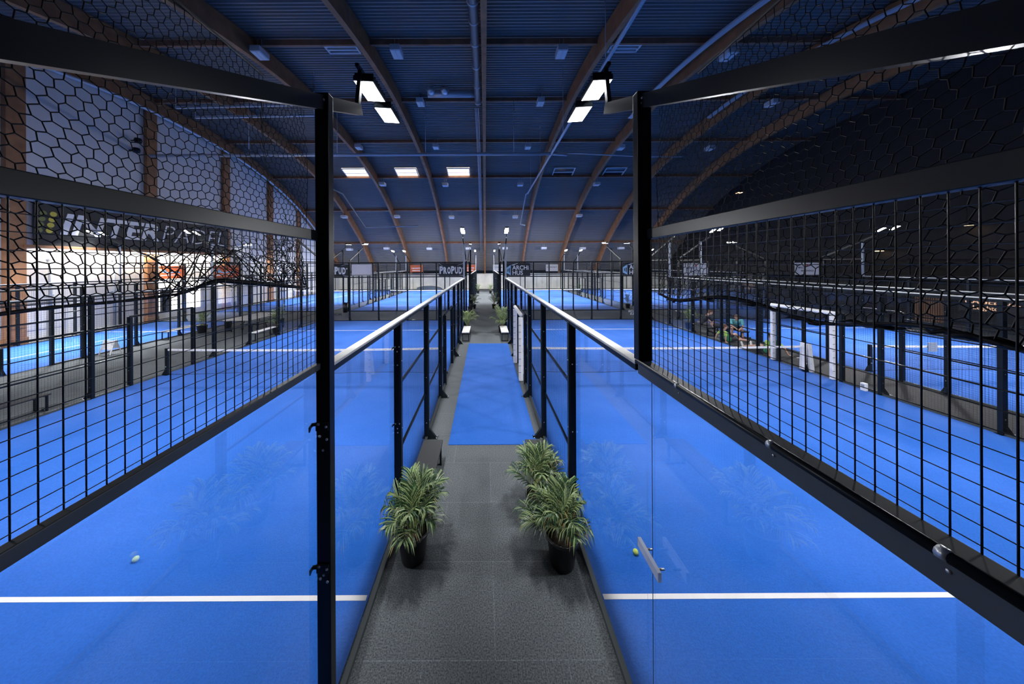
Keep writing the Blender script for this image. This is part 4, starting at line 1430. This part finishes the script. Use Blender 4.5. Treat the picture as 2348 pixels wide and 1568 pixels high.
# balls
for (x, y, m, lab) in ((1.96, 3.87, ballm, 'yellow green ball on the right court behind the clear handle'), (-4.54, 3.81, ballp, 'pale ball on the near left court')):
    b = MB(); b.ball((0, 0, 0), .034, u=20, v=14)
    b.cur = 1
    pts = []
    for i in range(41):
        t = 2 * PI * i / 40; A = .44
        p = Vector((math.cos(t) + A * math.cos(3 * t) * .5, math.sin(t) - A * math.sin(3 * t) * .5, .9 * math.sin(2 * t))).normalized() * .0342
        pts.append(p)
    b.tube(pts, .0012, 4, False)
    o = b.build('court_ball', [m, tape]); o.location = (x, y, .0465)
    tag(o, lab, 'ball')
# bags and bottles around the players
root = thing('sports_bag', 'black sports bag on the bench between the two seated players', 'bag', (12.1, 15.35, .45))
b = MB(); b.ball((0, 0, .13), .2, .8, 1.15, .65, 14, 10); b.build('body', clblack, root)
b = MB(); b.tube([(-.02, -.16, .2), (-.05, -.08, .34), (-.05, .08, .34), (-.02, .16, .2)], .012, 6); b.build('strap', clgrey, root)
root = thing('racket', 'orange and white racket lying on the kerb behind the sitting player', 'racket', (12.9, 11.8, .008))
b = MB(); b.lathe([(0, -.018), (.11, -.018), (.13, 0), (.11, .018), (0, .018)], (0, 0, .02), 20); b.build('head', pbr('racket_orange', (.75, .22, .03), .5), root)
b = MB(); b.tube([(-.12, 0, .02), (-.40, .02, .02)], .015, 8); b.build('grip', white, root)


# ------------------------------------------------------------------ people
def remeshed(mb, voxel, name, mats, smooth=2):
    me = mb.mesh(name, mats)
    o = bpy.data.objects.new(name, me)
    col.objects.link(o)
    m = o.modifiers.new('Remesh', 'REMESH'); m.mode = 'VOXEL'; m.voxel_size = voxel
    s = o.modifiers.new('Smooth', 'SMOOTH'); s.factor = .5; s.iterations = smooth
    dg = bpy.context.evaluated_depsgraph_get()
    out = bpy.data.meshes.new_from_object(o.evaluated_get(dg))
    bpy.data.objects.remove(o)
    out.polygons.foreach_set('use_smooth', [True] * len(out.polygons))
    out.materials.clear(); out.materials.append(mats)
    return out


def cap(b, p0, p1, r0, r1, n=12):
    """tapered capsule"""
    p0 = Vector(p0); p1 = Vector(p1)
    d = (p1 - p0)
    L = d.length; d.normalize()
    pts = []; rs = []
    for k in (-.92, -.6, -.25): pts.append(p0 + d * r0 * k); rs.append(r0 * math.sqrt(max(.02, 1 - k * k)))
    for k in range(5): t = k / 4; pts.append(p0.lerp(p1, t)); rs.append(r0 + (r1 - r0) * t)
    for k in (.25, .6, .92): pts.append(p1 + d * r1 * k); rs.append(r1 * math.sqrt(max(.02, 1 - k * k)))
    b.tube(pts, rs, n)


def hand(b, wrist, direc, palmn, side):
    """palm with five separate fingers; direc = hand direction, palmn = palm normal, side = thumb side sign"""
    d = Vector(direc).normalized(); n = Vector(palmn); n = (n - d * n.dot(d)).normalized(); s = d.cross(n) * side
    w = Vector(wrist)
    for q in (-.025, -.008, .008, .025): cap(b, w + s * q * .8 + d * .015, w + s * q * 1.15 + d * .085, .0135, .012, 8)
    lens = (.062, .074, .070, .054)
    for i, q in enumerate((-.030, -.010, .010, .030)):
        L = lens[3 - i] if side > 0 else lens[3 - i]
        k = w + s * q * 1.15 + d * .088
        m = k + (d * .75 + n * .35 + s * q * 4).normalized() * L * .55
        e = m + (d * .45 + n * .85 + s * q * 3).normalized() * L * .5
        cap(b, k, m, .0092, .0085, 8); cap(b, m, e, .0085, .0070, 8)
    t0 = w + s * .03 + d * .03; t1 = t0 + (s * .8 + d * .6 + n * .3).normalized() * .042; t2 = t1 + (s * .25 + d * .85 + n * .4).normalized() * .034
    cap(b, t0, t1, .0115, .010, 8); cap(b, t1, t2, .010, .008, 8)


def person(label, base, J, cols, look, hair, shoe, sleeves=None, seed=0):
    """J: joint positions relative to base (world axes)."""
    root = thing('person', label, 'person', base)
    V = {k: Vector(v) for k, v in J.items()}
    up = (V['neck'] - V['pelvis']).normalized()
    acr = (V['shL'] - V['shR']).normalized()
    fwd = Vector(look).normalized()
    b = MB()
    chest = V['pelvis'].lerp(V['neck'], .68); waist = V['pelvis'].lerp(V['neck'], .30)

    def torso(bb, g):
        for s in (-1, 1):
            cap(bb, V['pelvis'] + acr * s * .075, waist + acr * s * .065, .115 + g, .10 + g)
            cap(bb, waist + acr * s * .065, chest + acr * s * .085, .10 + g, .105 + g)
            cap(bb, chest + acr * s * .07, (V['shL'] if s > 0 else V['shR']) - acr * s * .02 - up * .02, .10 + g, .062 + g)
        cap(bb, V['pelvis'], chest, .11 + g, .115 + g)
    torso(b, 0)
    headc = V['head']
    cap(b, V['neck'] - up * .05, headc - fwd * .02 - up * .04, .058, .052)
    for S in 'LR':
        cap(b, V['sh' + S], V['el' + S], .052, .040); cap(b, V['el' + S], V['wr' + S], .040, .027)
        cap(b, V['hip' + S], V['kn' + S], .082, .056); cap(b, V['kn' + S], V['an' + S], .055, .036)
        hd = (V['wr' + S] - V['el' + S]).normalized()
        hd = Vector(J.get('hd' + S, hd)).normalized()
        hand(b, V['wr' + S], hd, J.get('pn' + S, (0, 0, -1)), 1 if S == 'L' else -1)
        toe = V['toe' + S]
        cap(b, V['an' + S] - Vector((0, 0, .03)), toe, .038, .030)
    # head with face
    hu = Vector((0, 0, 1)); hu = (hu - fwd * hu.dot(fwd)).normalized(); hs = fwd.cross(hu)
    R = Matrix((hs, fwd, hu)).transposed()

    def H(x, y, z): return headc + R @ Vector((x, y, z))

    def hb(bb, c, r, sx, sy, sz):
        m = MB(); m.ball((0, 0, 0), r, sx, sy, sz, 16, 12)
        bb.add([H(*c) + R @ Vector(v) for v in m.v], m.f, True)
    hb(b, (0, -.005, .02), .105, .76, .95, 1.06); hb(b, (0, .028, -.055), .07, .82, .85, .95); hb(b, (0, .06, -.092), .03, 1, .8, .8)
    cap(b, H(0, .085, .015), H(0, .108, -.032), .010, .015, 8)
    for s in (-1, 1):
        hb(b, (s * .08, -.012, -.012), .030, .35, .7, 1.1)
        hb(b, (s * .032, .082, .032), .016, 1.2, .5, .5)
    body = remeshed(b, .0072, 'body', cols['skin'])
    link('body', body, root)
    e = MB()
    for s in (-1, 1): m = MB(); m.ball((0, 0, 0), .0095, 1.25, .6, .7, 10, 8); e.add([H(s * .032, .0905, .014) + R @ Vector(v) for v in m.v], m.f, True)
    e.build('eyes', eyem, root)
    e = MB(); m = MB(); m.ball((0, 0, 0), .02, 1, .28, .3, 10, 6); e.add([H(0, .0885, -.062) + R @ Vector(v) for v in m.v], m.f, True); e.build('mouth', mouthm, root)
    h = MB()
    hb(h, (0, -.02, .045), .106, .82, .98, .98); hb(h, (0, -.055, .0), .085, .92, .7, 1.1); hb(h, (0, .045, .10), .05, 1.3, .7, .5)
    for s in (-1, 1): hb(h, (s * .066, -.005, .03), .035, .45, 1, 1.2)
    link('hair', remeshed(h, .009, 'hair', hair), root)
    c = MB(); torso(c, .016)
    link('shirt', remeshed(c, .012, 'shirt', cols['shirt']), root)
    for S in 'LR':
        c = MB(); cap(c, V['sh' + S], V['sh' + S].lerp(V['el' + S], .68), .070, .060)
        link('sleeve', remeshed(c, .011, 'sleeve', sleeves or cols['shirt']), root)
    c = MB()
    for S in 'LR':
        cap(c, V['hip' + S], V['hip' + S].lerp(V['kn' + S], .62), .100, .082)
    cap(c, V['pelvis'] + acr * .07, V['pelvis'] - acr * .07, .132, .132)
    link('shorts', remeshed(c, .012, 'shorts', cols['shorts']), root)
    for S in 'LR':
        c = MB(); an = V['an' + S]; toe = V['toe' + S]
        heel = an + (an - toe).normalized() * .03 + Vector((0, 0, -.04))
        cap(c, heel, toe, .046, .040); cap(c, an + Vector((0, 0, .01)), an - Vector((0, 0, .04)), .044, .046)
        link('shoe', remeshed(c, .010, 'shoe', shoe), root)
    return root


# person 1: black shirt, on the bench, leaning forward to the right
person('person in a black t-shirt sitting on the bench, leaning forward', (11.92, 16.3, 0),
       dict(pelvis=(0, 0, .56), neck=(.30, -.10, 1.00), head=(.43, -.15, 1.15), shL=(.28, .09, .95), shR=(.26, -.29, .93), elL=(.50, .10, .70), elR=(.45, -.33, .66), wrL=(.66, -.02, .52), wrR=(.66, -.26, .50),
            hipL=(.05, .10, .54), hipR=(.05, -.12, .54), knL=(.48, .10, .53), knR=(.46, -.26, .52), anL=(.50, .10, .10), anR=(.48, -.30, .10), toeL=(.66, .08, .045), toeR=(.64, -.34, .045)),
       dict(skin=skinp, shirt=clblack, shorts=clgrey), (.9, -.35, -.25), hairb, clblack)
# person 2: teal shirt, on the further bench, hands together
person('person in a teal t-shirt sitting with hands clasped, looking down', (12.95, 15.25, 0),
       dict(pelvis=(.05, .05, .56), neck=(-.16, -.26, .98), head=(-.24, -.36, 1.10), shL=(.03, -.36, .94), shR=(-.34, -.12, .93), elL=(-.08, -.56, .66), elR=(-.48, -.34, .68), wrL=(-.28, -.62, .58), wrR=(-.40, -.54, .57),
            hipL=(.12, -.05, .54), hipR=(-.06, .08, .54), knL=(-.04, -.46, .52), knR=(-.36, -.22, .52), anL=(-.02, -.48, .10), anR=(-.40, -.26, .10), toeL=(-.12, -.62, .045), toeR=(-.52, -.38, .045)),
       dict(skin=skin, shirt=clteal, shorts=clblack), (-.55, -.7, -.5), hairb, shoer)
# person 3: green shirt with lime sleeves, on the floor, legs to the right
person('person in a green shirt with lime sleeves sitting on the floor, legs stretched out', (11.90, 14.45, 0),
       dict(pelvis=(0, 0, .13), neck=(-.15, .10, .52), head=(-.10, .06, .70), shL=(-.08, .29, .47), shR=(-.18, -.09, .46), elL=(-.20, .41, .27), elR=(-.22, -.14, .26), wrL=(-.25, .45, .06), wrR=(-.26, -.18, .06),
            hipL=(.06, .10, .12), hipR=(.04, -.10, .12), knL=(.48, .12, .34), knR=(.47, -.10, .13), anL=(.74, .08, .09), anR=(.88, -.14, .08), toeL=(.90, .04, .06), toeR=(.95, -.16, .22), hdL=(-.05, .3, -.1), hdR=(-.05, -.3, -.1)),
       dict(skin=skinp, shirt=clgreen, shorts=clblack), (.85, -.35, -.2), hairb, clblack, sleeves=cllime)
# person 4: dark green and lime, back to the camera
person('person with black hair and lime sleeves sitting on the floor, leaning back on both hands', (12.0, 12.45, 0),
       dict(pelvis=(0, 0, .13), neck=(-.02, -.12, .60), head=(-.03, -.08, .79), shL=(-.21, -.12, .55), shR=(.18, -.14, .55), elL=(-.32, -.28, .32), elR=(.34, -.30, .32), wrL=(-.34, -.36, .07), wrR=(.42, -.38, .07),
            hipL=(-.09, .06, .12), hipR=(.10, .06, .12), knL=(-.20, .50, .20), knR=(.14, .52, .22), anL=(-.28, .94, .08), anR=(.14, .98, .08), toeL=(-.30, 1.0, .24), toeR=(.16, 1.04, .24), hdL=(-.5, -.4, -.1), hdR=(.7, -.4, -.1)),
       dict(skin=skin, shirt=clgreen, shorts=clblack), (-.1, .97, .1), hairk, shoew, sleeves=cllime)

# ------------------------------------------------------------------ world, camera, render look
w = bpy.data.worlds.new('World'); scene.world = w; w.use_nodes = True
bg = w.node_tree.nodes.get('Background') or w.node_tree.nodes.new('ShaderNodeBackground')
bg.inputs[0].default_value = (.02, .03, .05, 1); bg.inputs[1].default_value = .3
cam = bpy.data.cameras.new('Camera')
co = bpy.data.objects.new('Camera', cam); col.objects.link(co)
cam.sensor_fit = 'HORIZONTAL'; cam.sensor_width = 36.0; cam.lens = F / 2348 * 36
cam.shift_x = (1174 - CX) / 2348; cam.shift_y = -(784 - CY) / 2348
cam.clip_start = .02; cam.clip_end = 200
co.matrix_world = Matrix.Translation((0, 0, CAMZ)) @ Matrix.Rotation(PI / 2, 4, 'X') @ Matrix.Rotation(math.radians(-.3), 4, 'Z')
scene.camera = co
vs_ = scene.view_settings
scene.display_settings.display_device = 'sRGB'
vs_.view_transform = 'Standard'; vs_.look = 'None'; vs_.gamma = 1.0; vs_.use_curve_mapping = False; vs_.exposure = 0.1
cy = scene.cycles
cy.max_bounces = 8; cy.diffuse_bounces = 3; cy.glossy_bounces = 4; cy.transmission_bounces = 4; cy.transparent_max_bounces = 24
cy.sample_clamp_indirect = 6.0; cy.caustics_reflective = False; cy.caustics_refractive = False
cy.use_denoising = True
